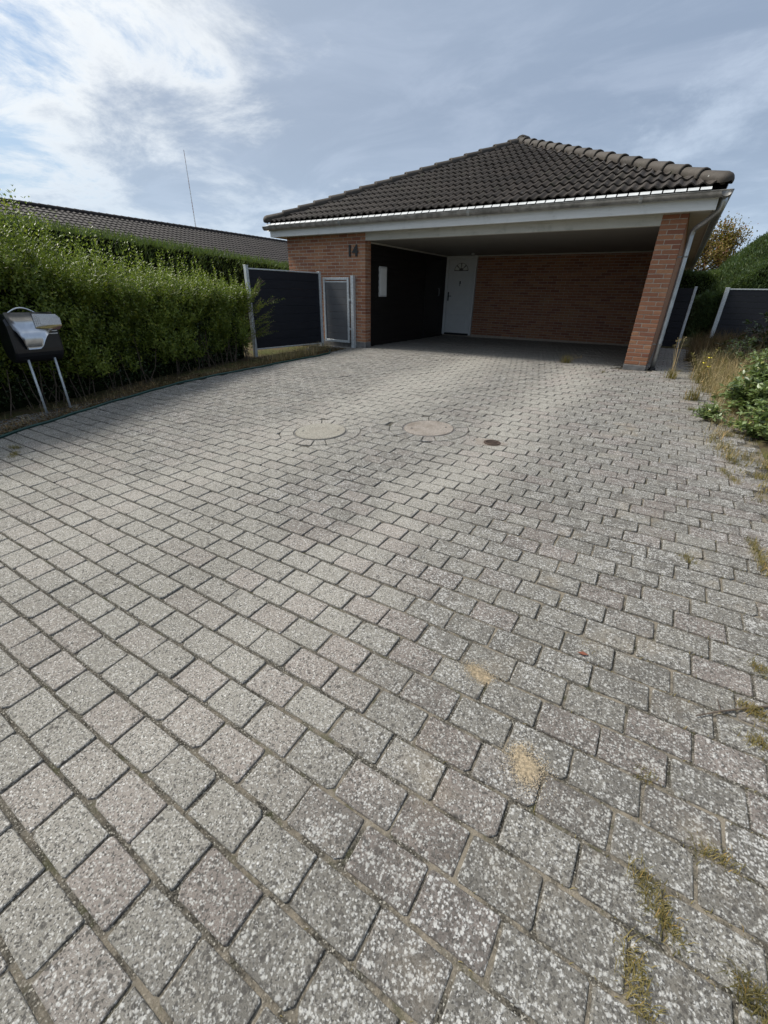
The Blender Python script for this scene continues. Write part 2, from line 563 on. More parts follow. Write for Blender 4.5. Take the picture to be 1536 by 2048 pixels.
class MB:
    def __init__(s):
        s.v = []
        s.f = []

    def add(s, v, f):
        k = len(s.v)
        s.v += [tuple(q) for q in v]
        s.f += [tuple(i + k for i in q) for q in f]
        return s

    def box(s, x0, x1, y0, y1, z0, z1):
        return s.add([(x0, y0, z0), (x1, y0, z0), (x1, y1, z0), (x0, y1, z0), (x0, y0, z1), (x1, y0, z1), (x1, y1, z1), (x0, y1, z1)],
                     [(0, 3, 2, 1), (4, 5, 6, 7), (0, 1, 5, 4), (1, 2, 6, 5), (2, 3, 7, 6), (3, 0, 4, 7)])

    def bbox(s, x0, x1, y0, y1, z0, z1, b=0.004):
        """box with chamfered long edges (all twelve)"""
        xs, ys, zs = (x0, x1), (y0, y1), (z0, z1)
        V = []
        idx = {}
        for i in (0, 1):
            for j in (0, 1):
                for k in (0, 1):
                    sx, sy, sz = (1 - 2 * i) * b, (1 - 2 * j) * b, (1 - 2 * k) * b
                    for a, q in enumerate(((xs[i], ys[j] + sy, zs[k] + sz), (xs[i] + sx, ys[j], zs[k] + sz), (xs[i] + sx, ys[j] + sy, zs[k]))):
                        idx[i, j, k, a] = len(V)
                        V.append(q)
        F = []
        for i in (0, 1):
            q = [idx[i, 0, 0, 0], idx[i, 1, 0, 0], idx[i, 1, 1, 0], idx[i, 0, 1, 0]]
            F.append(q if i else q[::-1])
            q = [idx[0, i, 0, 1], idx[1, i, 0, 1], idx[1, i, 1, 1], idx[0, i, 1, 1]]
            F.append(q[::-1] if i else q)
            q = [idx[0, 0, i, 2], idx[1, 0, i, 2], idx[1, 1, i, 2], idx[0, 1, i, 2]]
            F.append(q if i else q[::-1])
        for i in (0, 1):
            for j in (0, 1):
                F.append([idx[i, j, 0, 0], idx[i, j, 1, 0], idx[i, j, 1, 1], idx[i, j, 0, 1]])
                F.append([idx[i, 0, j, 0], idx[i, 1, j, 0], idx[i, 1, j, 2], idx[i, 0, j, 2]])
                F.append([idx[0, i, j, 1], idx[1, i, j, 1], idx[1, i, j, 2], idx[0, i, j, 2]])
                for k in (0, 1):
                    F.append([idx[i, j, k, 0], idx[i, j, k, 1], idx[i, j, k, 2]])
        return s.add(V, F)

    def tube(s, pts, r, seg=8, cap=True):
        pts = [Vector(p) for p in pts]
        rr = r if isinstance(r, (list, tuple)) else [r] * len(pts)
        base = len(s.v)
        prev = None
        for i, p in enumerate(pts):
            d = (pts[min(i + 1, len(pts) - 1)] - pts[max(i - 1, 0)]).normalized()
            if prev is None:
                a = d.orthogonal().normalized()
            else:
                a = (prev - d * prev.dot(d)).normalized()
            prev = a
            c = d.cross(a)
            for k in range(seg):
                w = 2 * math.pi * k / seg
                s.v.append(tuple(p + (a * math.cos(w) + c * math.sin(w)) * rr[i]))
        for i in range(len(pts) - 1):
            for k in range(seg):
                k2 = (k + 1) % seg
                s.f.append((base + i * seg + k, base + i * seg + k2, base + (i + 1) * seg + k2, base + (i + 1) * seg + k))
        if cap:
            s.f.append(tuple(base + k for k in range(seg))[::-1])
            s.f.append(tuple(base + (len(pts) - 1) * seg + k for k in range(seg)))
        return s

    def disc(s, c, r, z0, z1, seg=40, cham=0.006):
        x, y = c
        rings = [(r, z0), (r, z1 - cham), (r - cham, z1)]
        base = len(s.v)
        for q, z in rings:
            for k in range(seg):
                w = 2 * math.pi * k / seg
                s.v.append((x + q * math.cos(w), y + q * math.sin(w), z))
        for i in range(2):
            for k in range(seg):
                k2 = (k + 1) % seg
                s.f.append((base + i * seg + k, base + i * seg + k2, base + (i + 1) * seg + k2, base + (i + 1) * seg + k))
        s.f.append(tuple(base + 2 * seg + k for k in range(seg)))
        return s

    def build(s, name, mat, parent=None, smooth=False):
        return mk(name, s.v, s.f, mat, parent, smooth)


def spline(pts, n):
    """Catmull-Rom through pts"""
    P = [np.array(p, float) for p in pts]
    P = [2 * P[0] - P[1]] + P + [2 * P[-1] - P[-2]]
    out = []
    for i in range(1, len(P) - 2):
        for k in range(n):
            t = k / n
            out.append(0.5 * (2 * P[i] + (P[i + 1] - P[i - 1]) * t + (2 * P[i - 1] - 5 * P[i] + 4 * P[i + 1] - P[i + 2]) * t * t
                              + (3 * P[i] - P[i - 1] - 3 * P[i + 1] + P[i + 2]) * t ** 3))
    out.append(P[-2])
    return out


def leaves(base, dirs, nrm, length, width, fold=0.25):
    """folded rhombic leaves: two triangles each"""
    n = len(base)
    dirs = dirs / (np.linalg.norm(dirs, axis=1, keepdims=True) + 1e-9)
    side = np.cross(dirs, nrm)
    side /= np.linalg.norm(side, axis=1, keepdims=True) + 1e-9
    up = np.cross(side, dirs)
    L = np.broadcast_to(np.asarray(length, float).reshape(-1, 1), (n, 1))
    W = np.broadcast_to(np.asarray(width, float).reshape(-1, 1), (n, 1))
    V = np.empty((n, 4, 3))
    V[:, 0] = base
    V[:, 1] = base + dirs * L * 0.45 + side * W * 0.5 + up * W * fold
    V[:, 2] = base + dirs * L
    V[:, 3] = base + dirs * L * 0.45 - side * W * 0.5 + up * W * fold
    k = np.arange(n)[:, None] * 4
    F = np.concatenate([k + np.array([[0, 1, 2]]), k + np.array([[0, 2, 3]])], 0)
    return V.reshape(-1, 3), F


def shoots(base, dirs, length, nl, llen, lwid, spread=0.8, bend=0.12):
    """upright shoots with opposite pairs of leaves; returns leaf arrays (b, d, n, l, w)"""
    n = len(base)
    dirs = dirs / np.linalg.norm(dirs, axis=1, keepdims=True)
    bendv = RNG.normal(0, bend, (n, 3))
    a = np.cross(dirs, RNG.normal(0, 1, (n, 3)))
    a /= np.linalg.norm(a, axis=1, keepdims=True)
    c = np.cross(dirs, a)
    B, D, N, Ls, Ws = [], [], [], [], []
    for k in range(nl):
        t = (k + 0.4) / nl
        P = base + dirs * (length * t)[:, None] + bendv * (length * t * t)[:, None]
        s = a if k % 2 == 0 else c
        for sg in (1, -1):
            d = dirs * (1 - spread * 0.5) + s * sg * spread + RNG.normal(0, 0.18, (n, 3))
            B.append(P)
            D.append(d)
            N.append(dirs + RNG.normal(0, 0.25, (n, 3)))
            sz = RNG.uniform(0.75, 1.2, n) * (1.0 - 0.45 * t)
            Ls.append(llen * sz)
            Ws.append(lwid * sz)
    return np.concatenate(B), np.concatenate(D), np.concatenate(N), np.concatenate(Ls), np.concatenate(Ws)


def blades(base, h, lean, width, curl=0.5):
    """grass blades: 5 vertices, 3 triangles"""
    n = len(base)
    az = RNG.uniform(0, 2 * np.pi, n)
    o = np.stack([np.cos(az), np.sin(az), np.zeros(n)], 1)
    s = np.stack([-np.sin(az), np.cos(az), np.zeros(n)], 1)
    h = np.asarray(h, float).reshape(-1, 1) * np.ones((n, 1))
    ln = np.abs(RNG.normal(lean, lean * 0.5 + 0.01, n))[:, None]
    w = np.asarray(width, float).reshape(-1, 1) * np.ones((n, 1))
    up = np.array([[0, 0, 1.0]])
    m = base + up * h * 0.6 + o * h * ln * 0.35
    tp = base + up * h * (1.0 - curl * ln) + o * h * ln
    V = np.stack([base - s * w, base + s * w, m + s * w * 0.7, m - s * w * 0.7, tp], 1)
    k = np.arange(n)[:, None] * 5
    F = np.concatenate([k + np.array([[0, 1, 2]]), k + np.array([[0, 2, 3]]), k + np.array([[3, 2, 4]])], 0)
    return V.reshape(-1, 3), F


def GZ(x, y):
    return 0.0377 * np.clip(y, -12, 0) + 0.0088 * np.clip(x, -9, 4)


# ------------------------------------------------------------------ ground sheet
def axis(lo, hi, step, far):
    mid = np.arange(lo, hi + 1e-6, step)
    a, k = [], step
    v = hi
    while v < far:
        k *= 1.45
        v += k
        a.append(v)
    b, k = [], step
    v = lo
    while v > -far:
        k *= 1.45
        v -= k
        b.append(v)
    return np.array(b[::-1] + list(mid) + a)


LEFT_EDGE, RIGHT_EDGE = -6.02, 1.46


def in_drive(x, y):
    m = (x > LEFT_EDGE) & (x < RIGHT_EDGE) & (y > -10.2) & (y < 0.3)
    m |= (x > -6.75) & (x < RIGHT_EDGE) & (y > -0.75) & (y < 0.0)
    m |= (x > -5.72) & (x < 0.40) & (y >= 0) & (y < 4.66)
    m |= (x >= 0.35) & (x < 1.02) & (y >= 0) & (y < 5.0)
    return m


gx = axis(-12, 5, 0.2, 900)
gy = axis(-11, 14, 0.2, 900)
X, Y = np.meshgrid(gx, gy, indexing='ij')
hum = 0.03 * np.sin(X * 1.9 + 0.7) * np.sin(Y * 1.3) + 0.02 * np.sin(X * 5.1) * np.cos(Y * 4.3 + 1)
near = np.exp(-((np.maximum(0, np.abs(X + 3) - 8)) / 6) ** 2)
Z = GZ(X, Y) - 0.005 + hum * 0.6 * near
Z = np.where((X > 1.45) & (Y < 6), Z + 0.10 * np.clip((X - 1.45) / 1.0, 0, 1), Z)
blk = (X > LEFT_EDGE - 0.12) & (X < RIGHT_EDGE + 0.1) & (Y > -11) & (Y < 0.3) | (X > -8.2) & (X < 1.1) & (Y > -0.9) & (Y < 4.9)
Z = np.where(blk, GZ(X, Y) - 0.07, Z)
ni, nj = X.shape
idx = np.arange(ni * nj).reshape(ni, nj)
F = np.stack([idx[:-1, :-1], idx[1:, :-1], idx[1:, 1:], idx[:-1, 1:]], -1).reshape(-1, 4)
tag(mk('ground', np.stack([X, Y, Z], -1).reshape(-1, 3), F, M_GROUND, smooth=True), kind='structure')

# ------------------------------------------------------------------ driveway
bx = np.arange(-6.9, 1.58, 0.045)
by = np.arange(-10.3, 4.70, 0.045)
X, Y = np.meshgrid(bx, by, indexing='ij')
# the joints are fuller (sand nearly flush) on the right-hand side
fill = np.clip((X + 1.1) / 1.6, 0, 1) * np.clip((-5.2 - Y) / 1.6, 0, 1)
fill = fill * (0.55 + 0.45 * np.sin(X * 3.1 + Y * 2.3) * np.sin(Y * 4.1 - X))
Z = GZ(X, Y) - 0.0125 + 0.0030 * np.clip((-6.5 - Y) / 1.5, 0, 1) + 0.0055 * fill + RNG.normal(0, 0.0012, X.shape)
idx = np.arange(X.size).reshape(X.shape)
F = np.stack([idx[:-1, :-1], idx[1:, :-1], idx[1:, 1:], idx[:-1, 1:]], -1).reshape(-1, 4)
cx_, cy_ = (X[:-1, :-1] + 0.022).ravel(), (Y[:-1, :-1] + 0.022).ravel()
F = F[(cx_ > LEFT_EDGE - 0.1) & (cy_ < 0.3) | in_drive(cx_, cy_) | ((cy_ > -0.8) & (cy_ < 0) & (cx_ > -6.8))]
drive = tag(mk('driveway', np.stack([X, Y, Z], -1).reshape(-1, 3), F, M_BED, smooth=True), kind='structure')

SX, SY, Y0, X0, SHIFT = 0.2129, 0.1431, -7.1127, 0.1900, 0.0706
JW, JWY = 0.0039, 0.0056     # half joints
COVERS = [(-2.425, -5.515), (-1.457, -4.820)]
RING_R = 0.435


def proj_px(p):
    d = Vector(p) - CAM
    w = d.dot(_fw)
    if w < 0.05:
        return None
    return 768 + FPX * d.dot(_r2) / w, 1024 - FPX * d.dot(_u2) / w


def paver_outline(hx, hy, c=0.010):
    p, q, r, s_ = c if isinstance(c, (list, tuple)) else (c, c, c, c)
    return [(-hx + p, -hy), (hx - q, -hy), (hx, -hy + q), (hx, hy - r), (hx - r, hy), (-hx + s_, hy), (-hx, hy - s_), (-hx, -hy + p)]


def paver_mesh(outline, ch=0.0046, depth=0.05):
    n = len(outline)
    ax = sum(p[0] for p in outline) / n
    ay = sum(p[1] for p in outline) / n
    V = []
    for px, py in outline:
        d = math.hypot(px - ax, py - ay)
        k = max(0.0, 1 - ch * 1.25 / max(d, 1e-4))
        V.append((ax + (px - ax) * k, ay + (py - ay) * k, 0))
    for px, py in outline:
        d = math.hypot(px - ax, py - ay)
        k = max(0.0, 1 - ch * 0.35 / max(d, 1e-4))
        V.append((ax + (px - ax) * k, ay + (py - ay) * k, -ch * 0.45))
    V += [(px, py, -ch * 1.5) for px, py in outline]
    V += [(px, py, -depth) for px, py in outline]
    F = [tuple(range(n))]
    for r in range(3):
        for k in range(n):
            k2 = (k + 1) % n
            F.append((r * n + k, (r + 1) * n + k, (r + 1) * n + k2, r * n + k2))
    return V, F


PAVER_MESHES = []
for q in range(24):
    o = paver_outline(SX / 2 - JW, SY / 2 - JWY, [0.003 + 0.005 * random.random() + (0.012 if random.random() < 0.12 else 0) for _ in range(4)])
    o = [(a + random.uniform(-0.0028, 0.0014) * (1 if a > 0 else -1), b + random.uniform(-0.0030, 0.0014) * (1 if b > 0 else -1)) for a, b in o]
    V, F = paver_mesh(o)
    me = bpy.data.meshes.new('paver')
    me.from_pydata(V, [], F)
    me.update()
    me.materials.append(M_PAVER)
    PAVER_MESHES.append((me, V, F))

cells = []
for k in range(-90, 26):
    yc = Y0 - k * SY + SY / 2
    if yc < -10.1 or yc > 4.60:
        continue
    off = X0 - SHIFT * k
    m0 = int(math.floor((-6.9 - off) / SX))
    for m in range(m0, m0 + 44):
        xc = off + m * SX - SX / 2
        if not in_drive(np.float64(xc), np.float64(yc)):
            continue
        if yc > -0.06 and (-0.13 < xc < 0.46) and yc < 0.44:
            continue
        cells.append((xc, yc))


def paver_frame(xc, yc):
    j = Matrix.Rotation(random.gauss(0, 0.006), 4, 'Z') @ Matrix.Rotation(0.0377 + random.gauss(0, 0.008) if yc < 0 else random.gauss(0, 0.002), 4, 'X') @ Matrix.Rotation(-0.0088 + random.gauss(0, 0.004), 4, 'Y')
    j.translation = (xc + random.gauss(0, 0.0014), yc + random.gauss(0, 0.0012), float(GZ(xc, yc)) + random.gauss(0, 0.0013) - (0.0025 if random.random() < 0.05 else 0))
    return j


sized = []
for xc, yc in cells:
    cut = any(math.hypot(xc - a, yc - b) < RING_R + 0.14 for a, b in COVERS)
    zc = float(GZ(xc, yc))
    pts = [proj_px((xc + a, yc + b, zc)) for a, b in ((-.1, -.07), (.1, -.07), (.1, .07), (-.1, .07))]
    area = 0
    if all(pts):
        c = proj_px((xc, yc, zc))
        if -20 < c[0] < 1556 and c[1] < 2060:
            area = 0.5 * abs(sum(pts[i][0] * pts[(i + 1) % 4][1] - pts[(i + 1) % 4][0] * pts[i][1] for i in range(4)))
    sized.append((area, xc, yc, cut))
sized.sort(reverse=True)
rest = MB()
n_own = 0
for area, xc, yc, cut in sized:
    if cut:
        o = []
        ref = paver_outline(SX / 2 - JW, SY / 2 - JWY)
        inside = 0
        tot = 0
        circle = min(COVERS, key=lambda q: math.hypot(xc - q[0], yc - q[1]))
        for i in range(8):
            a, b = ref[i], ref[(i + 1) % 8]
            L = math.hypot(b[0] - a[0], b[1] - a[1])
            for s in range(max(1, int(L / 0.02))):
                u = s / max(1, int(L / 0.02))
                wx, wy = xc + a[0] + (b[0] - a[0]) * u, yc + a[1] + (b[1] - a[1]) * u
                dx, dy = wx - circle[0], wy - circle[1]
                r = math.hypot(dx, dy)
                tot += 1
                if r < RING_R + 0.004:
                    inside += 1
                    wx, wy = circle[0] + dx / r * (RING_R + 0.004), circle[1] + dy / r * (RING_R + 0.004)
                o.append((wx - xc, wy - yc))
        if inside > 0.62 * tot:
            continue
        V, F = paver_mesh(o, 0.006)
        if inside == 0:
            V, F = random.choice(PAVER_MESHES)[1:]
        j = paver_frame(xc, yc)
        rest.add([j @ Vector(v) for v in V], F)
    elif n_own < 300 and area > 0:
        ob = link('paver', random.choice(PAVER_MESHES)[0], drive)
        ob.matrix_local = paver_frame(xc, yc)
        n_own += 1
    else:
        V, F = random.choice(PAVER_MESHES)[1:]
        j = paver_frame(xc, yc)
        rest.add([j @ Vector(v) for v in V], F)
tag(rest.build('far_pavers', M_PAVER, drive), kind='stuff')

# ring of cut stones round each cover, and the covers
for ci, (a, b) in enumerate(COVERS):
    n = 17
    zc = float(GZ(a, b))
    for k in range(n):
        w0 = 2 * math.pi * (k + 0.5 * ci) / n + 0.011
        w1 = 2 * math.pi * (k + 1 + 0.5 * ci) / n - 0.011
        o = [(RING_R * math.cos(w), RING_R * math.sin(w)) for w in (w0, (w0 + w1) / 2, w1)]
        g = 0.03
        o += [(0.294 * math.cos(w), 0.294 * math.sin(w)) for w in (w1 - g * 0.3, (w0 + w1) / 2, w0 + g * 0.3)]
        o = [(q[0] * random.uniform(0.99, 1.005), q[1] * random.uniform(0.99, 1.005)) for q in o]
        V, F = paver_mesh(o, 0.005)
        V = [(v[0] + a, v[1] + b, v[2] + float(GZ(v[0] + a, v[1] + b)) + 0.001) for v in V]
        mk('ring_stone', V, F, M_PAVER, drive)
for ci, (a, b) in enumerate(COVERS):
    zc = float(GZ(a, b))
    t = thing('manhole_cover', ['round concrete manhole cover with clean pale face, beside the dark hedge side',
                                'round brownish concrete manhole cover beside the small iron drain'][ci], 'manhole cover', 'round covers in the driveway', (a, b, zc))
    rot = Matrix.Rotation(0.0377, 4, 'X') @ Matrix.Rotation(-0.0088, 4, 'Y')
    t.matrix_world = Matrix.Translation((a, b, zc)) @ rot
    MB().disc((0, 0), 0.274, -0.05, 0.009 - 0.005 * ci, 48, 0.006).build('lid', [M_COVER, M_COVER2][ci], t)
    r = MB()
    seg = 48
    for q, z in ((0.276, -0.03), (0.279, 0.004), (0.288, 0.004), (0.290, -0.03)):
        for k in range(seg):
            w = 2 * math.pi * k / seg
            r.v.append((q * math.cos(w), q * math.sin(w), z - 0.008))
    for i in range(3):
        for k in range(seg):
            r.f.append((i * seg + k, i * seg + (k + 1) % seg, (i + 1) * seg + (k + 1) % seg, (i + 1) * seg + k))
    r.build('rim', M_PLINTH, t)
    for sg in (-1, 1):
        MB().disc((sg * 0.19 * math.cos(0.6), sg * 0.19 * math.sin(0.6)), 0.014, -0.01, 0.0105 - 0.005 * ci, 12, 0.001).build('lifting_hole', M_DARK, t)

# small drain with its cement surround
dx, dy = -0.690, -4.945
t = thing('drain_grate', 'small round rusty iron drain grate set in the paving', 'drain', None, (dx, dy, float(GZ(dx, dy))))
o = []
for k in range(22):
    w = 2 * math.pi * k / 22
    q = 0.135 * (1 + 0.16 * math.sin(3 * w + 1) + 0.1 * math.sin(5 * w))
    o.append((q * 1.15 * math.cos(w) - 0.03, q * 0.75 * math.sin(w)))
V, F = paver_mesh(o, 0.004, 0.02)
mk('cement_surround', [(v[0], v[1], v[2] + 0.0045 + v[1] * 0.0377) for v in V], F, M_COVER2, t)
r = MB()
for q, z in ((0.058, 0.001), (0.060, 0.011), (0.082, 0.011), (0.085, 0.003)):
    for k in range(28):
        w = 2 * math.pi * k / 28
        r.v.append((q * math.cos(w), q * math.sin(w), z))
for i in range(3):
    for k in range(28):
        r.f.append((i * 28 + k, i * 28 + (k + 1) % 28, (i + 1) * 28 + (k + 1) % 28, (i + 1) * 28 + k))
r.build('rim', M_RUST, t)
MB().disc((0, 0), 0.060, 0.0, 0.006, 28, 0.002).build('pit', M_DARK, t)
for k in range(-2, 3):
    hw = math.sqrt(0.058 ** 2 - (k * 0.021) ** 2)
    MB().bbox(-hw, hw, k * 0.021 - 0.005, k * 0.021 + 0.005, 0.002, 0.0095, 0.0015).build('bar', M_RUST, t)

# ------------------------------------------------------------------ the house
house = thing('house', 'low red brick house with dark tiled hip roof and open double carport', 'house')
BC = 0.0667                       # course height
BL, BH, BW, J = 0.228, 0.0547, 0.108, 0.012
XL, XLL, XP, YB = -5.56, -7.83, -5.705, 4.645
XR = 0.348
PL = 0.085                        # plinth height


def brick_mesh(lx, ly, seed=0):
    rs = random.Random(seed)
    m = MB().bbox(0, lx, 0, ly, 0, BH, 0.004)
    me = bpy.data.meshes.new('brick')
    me.from_pydata([(a + rs.uniform(-.0012, .0012), b + rs.uniform(-.0012, .0012), c + rs.uniform(-.0012, .0012)) for a, b, c in m.v], [], m.f)
    me.update()
    me.materials.append(M_BRICK)
    return me


_bm = {}


def brick(x0, x1, y0, y1, z, parent):
    key = (round(x1 - x0, 3), round(y1 - y0, 3), random.randrange(3))
    if key not in _bm:
        _bm[key] = brick_mesh(x1 - x0, y1 - y0, hash(key) % 1000)
    o = link('brick', _bm[key], parent)
    o.location = (x0 + random.uniform(-.001, .001), y0 + random.uniform(-.0015, .0015), z)
    return o


# right-hand brick column, 1.5 x 1.5 bricks
column = MB().box(0.005, 0.343, 0.005, 0.343, 0.02, 2.33).build('column', M_MORTAR, house)
NC = 33
for c in range(NC):
    z = PL + c * BC
    if c % 2 == 0:
        rects = [(0, BL, 0, BW), (BL + J, XR, 0, BL), (XR - BL, XR, BL + J, XR), (0, BW, BW + J, XR)]
    else:
        rects = [(0, BW, 0, BL), (BW + J, XR, 0, BW), (XR - BW, XR, BW + J, XR), (0, BL, BL + J, XR)]
    for x0, x1, y0, y1 in rects:
        brick(x0, x1, y0, y1, z, column)
MB().bbox(-0.004, XR + 0.004, -0.004, XR + 0.004, -0.06, PL - 0.012, 0.006).build('column_plinth', M_PLINTH, house)

# front wall with the number, and its short return beside the carport
fwall = MB().box(XLL + 0.005, XL - 0.005, 0.004, 0.100, 0.0, 2.33).box(XL - 0.10, XL - 0.005, 0.1, 0.222, 0.0, 2.33).build('front_wall', M_MORTAR, house)
MB().bbox(XLL - 0.004, XL + 0.004, -0.004, 0.232, -0.12, PL - 0.012, 0.006).build('wall_plinth', M_PLINTH, house)
wrest = MB()
for c in range(NC):
    z = PL + c * BC
    x = XL
    odd = c % 2
    segs = []
    if odd:
        segs.append((x - BW, x, 0, BL + 0.004))
        x -= BW + J
    else:
        segs.append((x - BW, x, BW + J, BL + 0.004))
    first = True
    while x > XLL + 0.02:
        x0 = max(x - BL, XLL)
        segs.append((x0, x, 0, BW))
        x = x0 - J
    for x0, x1, y0, y1 in segs:
        if x1 - x0 < 0.03:
            continue
        if z > 1.42 or x1 > -5.86:
            brick(x0, x1, y0, y1, z, fwall)
        else:
            wrest.box(x0, x1, y0, y1, z, z + BH)
tag(wrest.build('covered_bricks', M_BRICK, fwall), kind='stuff')

# back wall of the carport and the walls of the house behind it
MB().box(-4.72, XR - 0.006, YB + 0.004, YB + 0.11, -0.05, 2.40).box(-5.75, -4.72, YB + 0.06, YB + 0.11, -0.05, 2.40).build('back_wall', M_MORTAR, house)
bw = MB()
for c in range(33):
    z = 0.035 + c * BC
    x = XR - (0.12 if c % 2 else 0.0)
    if c % 2:
        bw.box(x + J, XR, YB - 0.001, YB + 0.10, z, z + BH)
    while x > -4.71:
        x0 = max(x - BL, -4.715)
        if x - x0 > 0.02:
            bw.box(x0, x, YB, YB + 0.10, z, z + BH)
        x = x0 - J
tag(bw.build('back_wall_bricks', M_BRICK, house), kind='stuff')
MB().box(XR - 0.10, XR, 0.352, YB - 0.002, -0.1, 2.40).build('carport_side_wall', M_BRICK, house)
MB().box(XR - 0.10, XR, YB + 0.12, 23.4, -0.1, 2.40).build('side_wall', M_BRICK, house)
MB().box(XLL, XLL + 0.10, 0.11, 23.4, -0.15, 2.40).box(XLL + 0.1, XR - 0.1, 23.3, 23.4, -0.1, 2.4).build('rear_walls', M_BRICK, house)

# dark boarded shed wall on the carport's left
shed = MB().box(XP - 0.10, XP - 0.022, 0.23, YB + 0.05, -0.08, 2.30).build('shed_wall', M_BLACKW, house)
nb = 17
for k in range(nb):
    z0 = -0.03 + k * 0.131
    V = [(XP - 0.024, 0.236, z0), (XP + 0.004, 0.236, z0), (XP - 0.012, 0.236, z0 + 0.136), (XP - 0.024, 0.236, z0 + 0.136)]
    V += [(a, YB - 0.002, c) for a, b, c in V]
    mk('board', V, [(0, 1, 2, 3), (7, 6, 5, 4), (0, 4, 5, 1), (1, 5, 6, 2), (2, 6, 7, 3), (3, 7, 4, 0)], M_BLACKW, shed)
win = MB().bbox(XP - 0.01, XP + 0.020, 0.80, 1.135, 1.055, 1.70, 0.004).build('window', M_DOOR, house)
MB().bbox(XP + 0.012, XP + 0.024, 0.835, 1.10, 1.09, 1.665, 0.003).build('pane', M_PANE, win)
sdoor = MB().bbox(XP - 0.01, XP + 0.022, 3.25, 4.22, 0.0, 2.03, 0.006).build('shed_door', M_BLACKW, house)
MB().tube([(XP + 0.022, 4.10, 1.29), (XP + 0.055, 4.10, 1.28), (XP + 0.055, 4.10, 1.10), (XP + 0.022, 4.10, 1.09)], 0.009, 8).build('handle', M_STEEL, sdoor)

# entrance door in the far corner
door = MB().bbox(-5.61, -4.80, YB - 0.035, YB + 0.04, 0.05, 2.07, 0.005).build('front_door', M_DOOR, house)
f = MB()
f.bbox(-5.695, -5.615, YB - 0.055, YB + 0.055, 0.0, 2.155, 0.006)
f.bbox(-4.795, -4.725, YB - 0.055, YB + 0.055, 0.0, 2.155, 0.006)
f.bbox(-5.615, -4.795, YB - 0.055, YB + 0.055, 2.075, 2.155, 0.006)
f.build('frame', M_DOOR, door)
MB().bbox(-5.60, -4.81, YB - 0.075, YB + 0.03, 0.0, 0.045, 0.006).build('threshold', M_DARK, door)
fo = [(-5.205 + 0.225 * math.cos(w), 1.765 + 0.21 * math.sin(w)) for w in np.linspace(0, math.pi, 13)]
fn = len(fo)
mk('fan_frame', [(a, YB - 0.0375, b) for a, b in fo] + [(a, YB - 0.030, b) for a, b in fo], [tuple(range(fn))[::-1]] + [(i, (i + 1) % fn, fn + (i + 1) % fn, fn + i) for i in range(fn)], M_PLINTH, door)
for k in range(4):                                   # fan of four panes
    w0, w1 = math.pi * k / 4 + 0.10, math.pi * (k + 1) / 4 - 0.10
    cxp, czp = -5.205, 1.775
    o = []
    for r0, ws in ((0.205, np.linspace(w0, w1, 5)), (0.075, np.linspace(w1, w0, 3))):
        o += [(cxp + r0 * math.cos(w), czp + r0 * 0.92 * math.sin(w)) for w in ws]
    n = len(o)
    V = [(a, YB - 0.040, b) for a, b in o] + [(a, YB - 0.030, b) for a, b in o]
    F = [tuple(range(n))[::-1]] + [(i, (i + 1) % n, n + (i + 1) % n, n + i) for i in range(n)]
    mk('pane', V, F, M_GLASS, door)
a = MB().bbox(-5.585, -5.545, YB - 0.043, YB - 0.035, 0.96, 1.20, 0.003)
a.tube([(-5.565, YB - 0.04, 1.09), (-5.565, YB - 0.085, 1.09), (-5.45, YB - 0.085, 1.09)], 0.010, 8)
a.build('handle', M_DARK, door)
MB().bbox(-5.225, -5.185, YB - 0.055, YB - 0.035, 1.42, 1.50, 0.006).tube([(-5.205, YB - 0.05, 1.44), (-5.205, YB - 0.065, 1.40), (-5.205, YB - 0.05, 1.37)], 0.010, 6).build('knocker', M_DARK, door)
for z0 in (0.16, 0.72):
    MB().bbox(-5.45, -4.95, YB - 0.039, YB - 0.030, z0, z0 + 0.42, 0.004).build('panel', M_DOOR, door)
MB().tube([(-4.60, 3.9, 2.155), (-4.60, 3.9, 2.125)], 0.045, 14).build('ceiling_lamp', M_DOOR, house)

# carport ceiling of long boards
ceil = MB().box(XP - 0.05, XR - 0.02, 0.12, YB + 0.06, 2.178, 2.19).build('ceiling', M_CEIL, house)
y = 0.125
while y < YB - 0.01:
    y1 = min(y + 0.118, YB + 0.005)
    MB().bbox(XP, XR - 0.025, y, y1, 2.160, 2.177, 0.003).build('board', M_CEIL, ceil)
    y += 0.123
MB().bbox(XP - 0.004, XR - 0.02, YB - 0.028, YB - 0.002, 2.125, 2.158, 0.004).build('ceiling_trim', M_WHITEB, house)
MB().bbox(XP + 0.006, XP + 0.030, 0.24, YB - 0.03, 2.125, 2.158, 0.004).build('ceiling_trim', M_WHITEB, house)

# front beam, fascias, soffits
FY, FX0, FX1, FB, FT = -0.250, -8.12, 0.658, 2.268, 2.44
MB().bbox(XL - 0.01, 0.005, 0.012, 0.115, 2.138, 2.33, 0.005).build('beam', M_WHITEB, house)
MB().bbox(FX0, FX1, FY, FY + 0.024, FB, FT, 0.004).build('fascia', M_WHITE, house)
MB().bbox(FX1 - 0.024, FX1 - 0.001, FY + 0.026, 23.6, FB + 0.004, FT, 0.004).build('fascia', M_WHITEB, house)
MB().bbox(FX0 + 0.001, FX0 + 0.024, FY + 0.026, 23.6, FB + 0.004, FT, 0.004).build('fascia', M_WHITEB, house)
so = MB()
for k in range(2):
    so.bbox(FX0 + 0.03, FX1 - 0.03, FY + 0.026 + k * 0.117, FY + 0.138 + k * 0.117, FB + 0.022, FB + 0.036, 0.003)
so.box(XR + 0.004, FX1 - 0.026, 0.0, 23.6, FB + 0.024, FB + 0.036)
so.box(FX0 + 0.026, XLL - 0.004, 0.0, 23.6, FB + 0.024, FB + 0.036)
so.build('soffit', M_WHITEB, house)
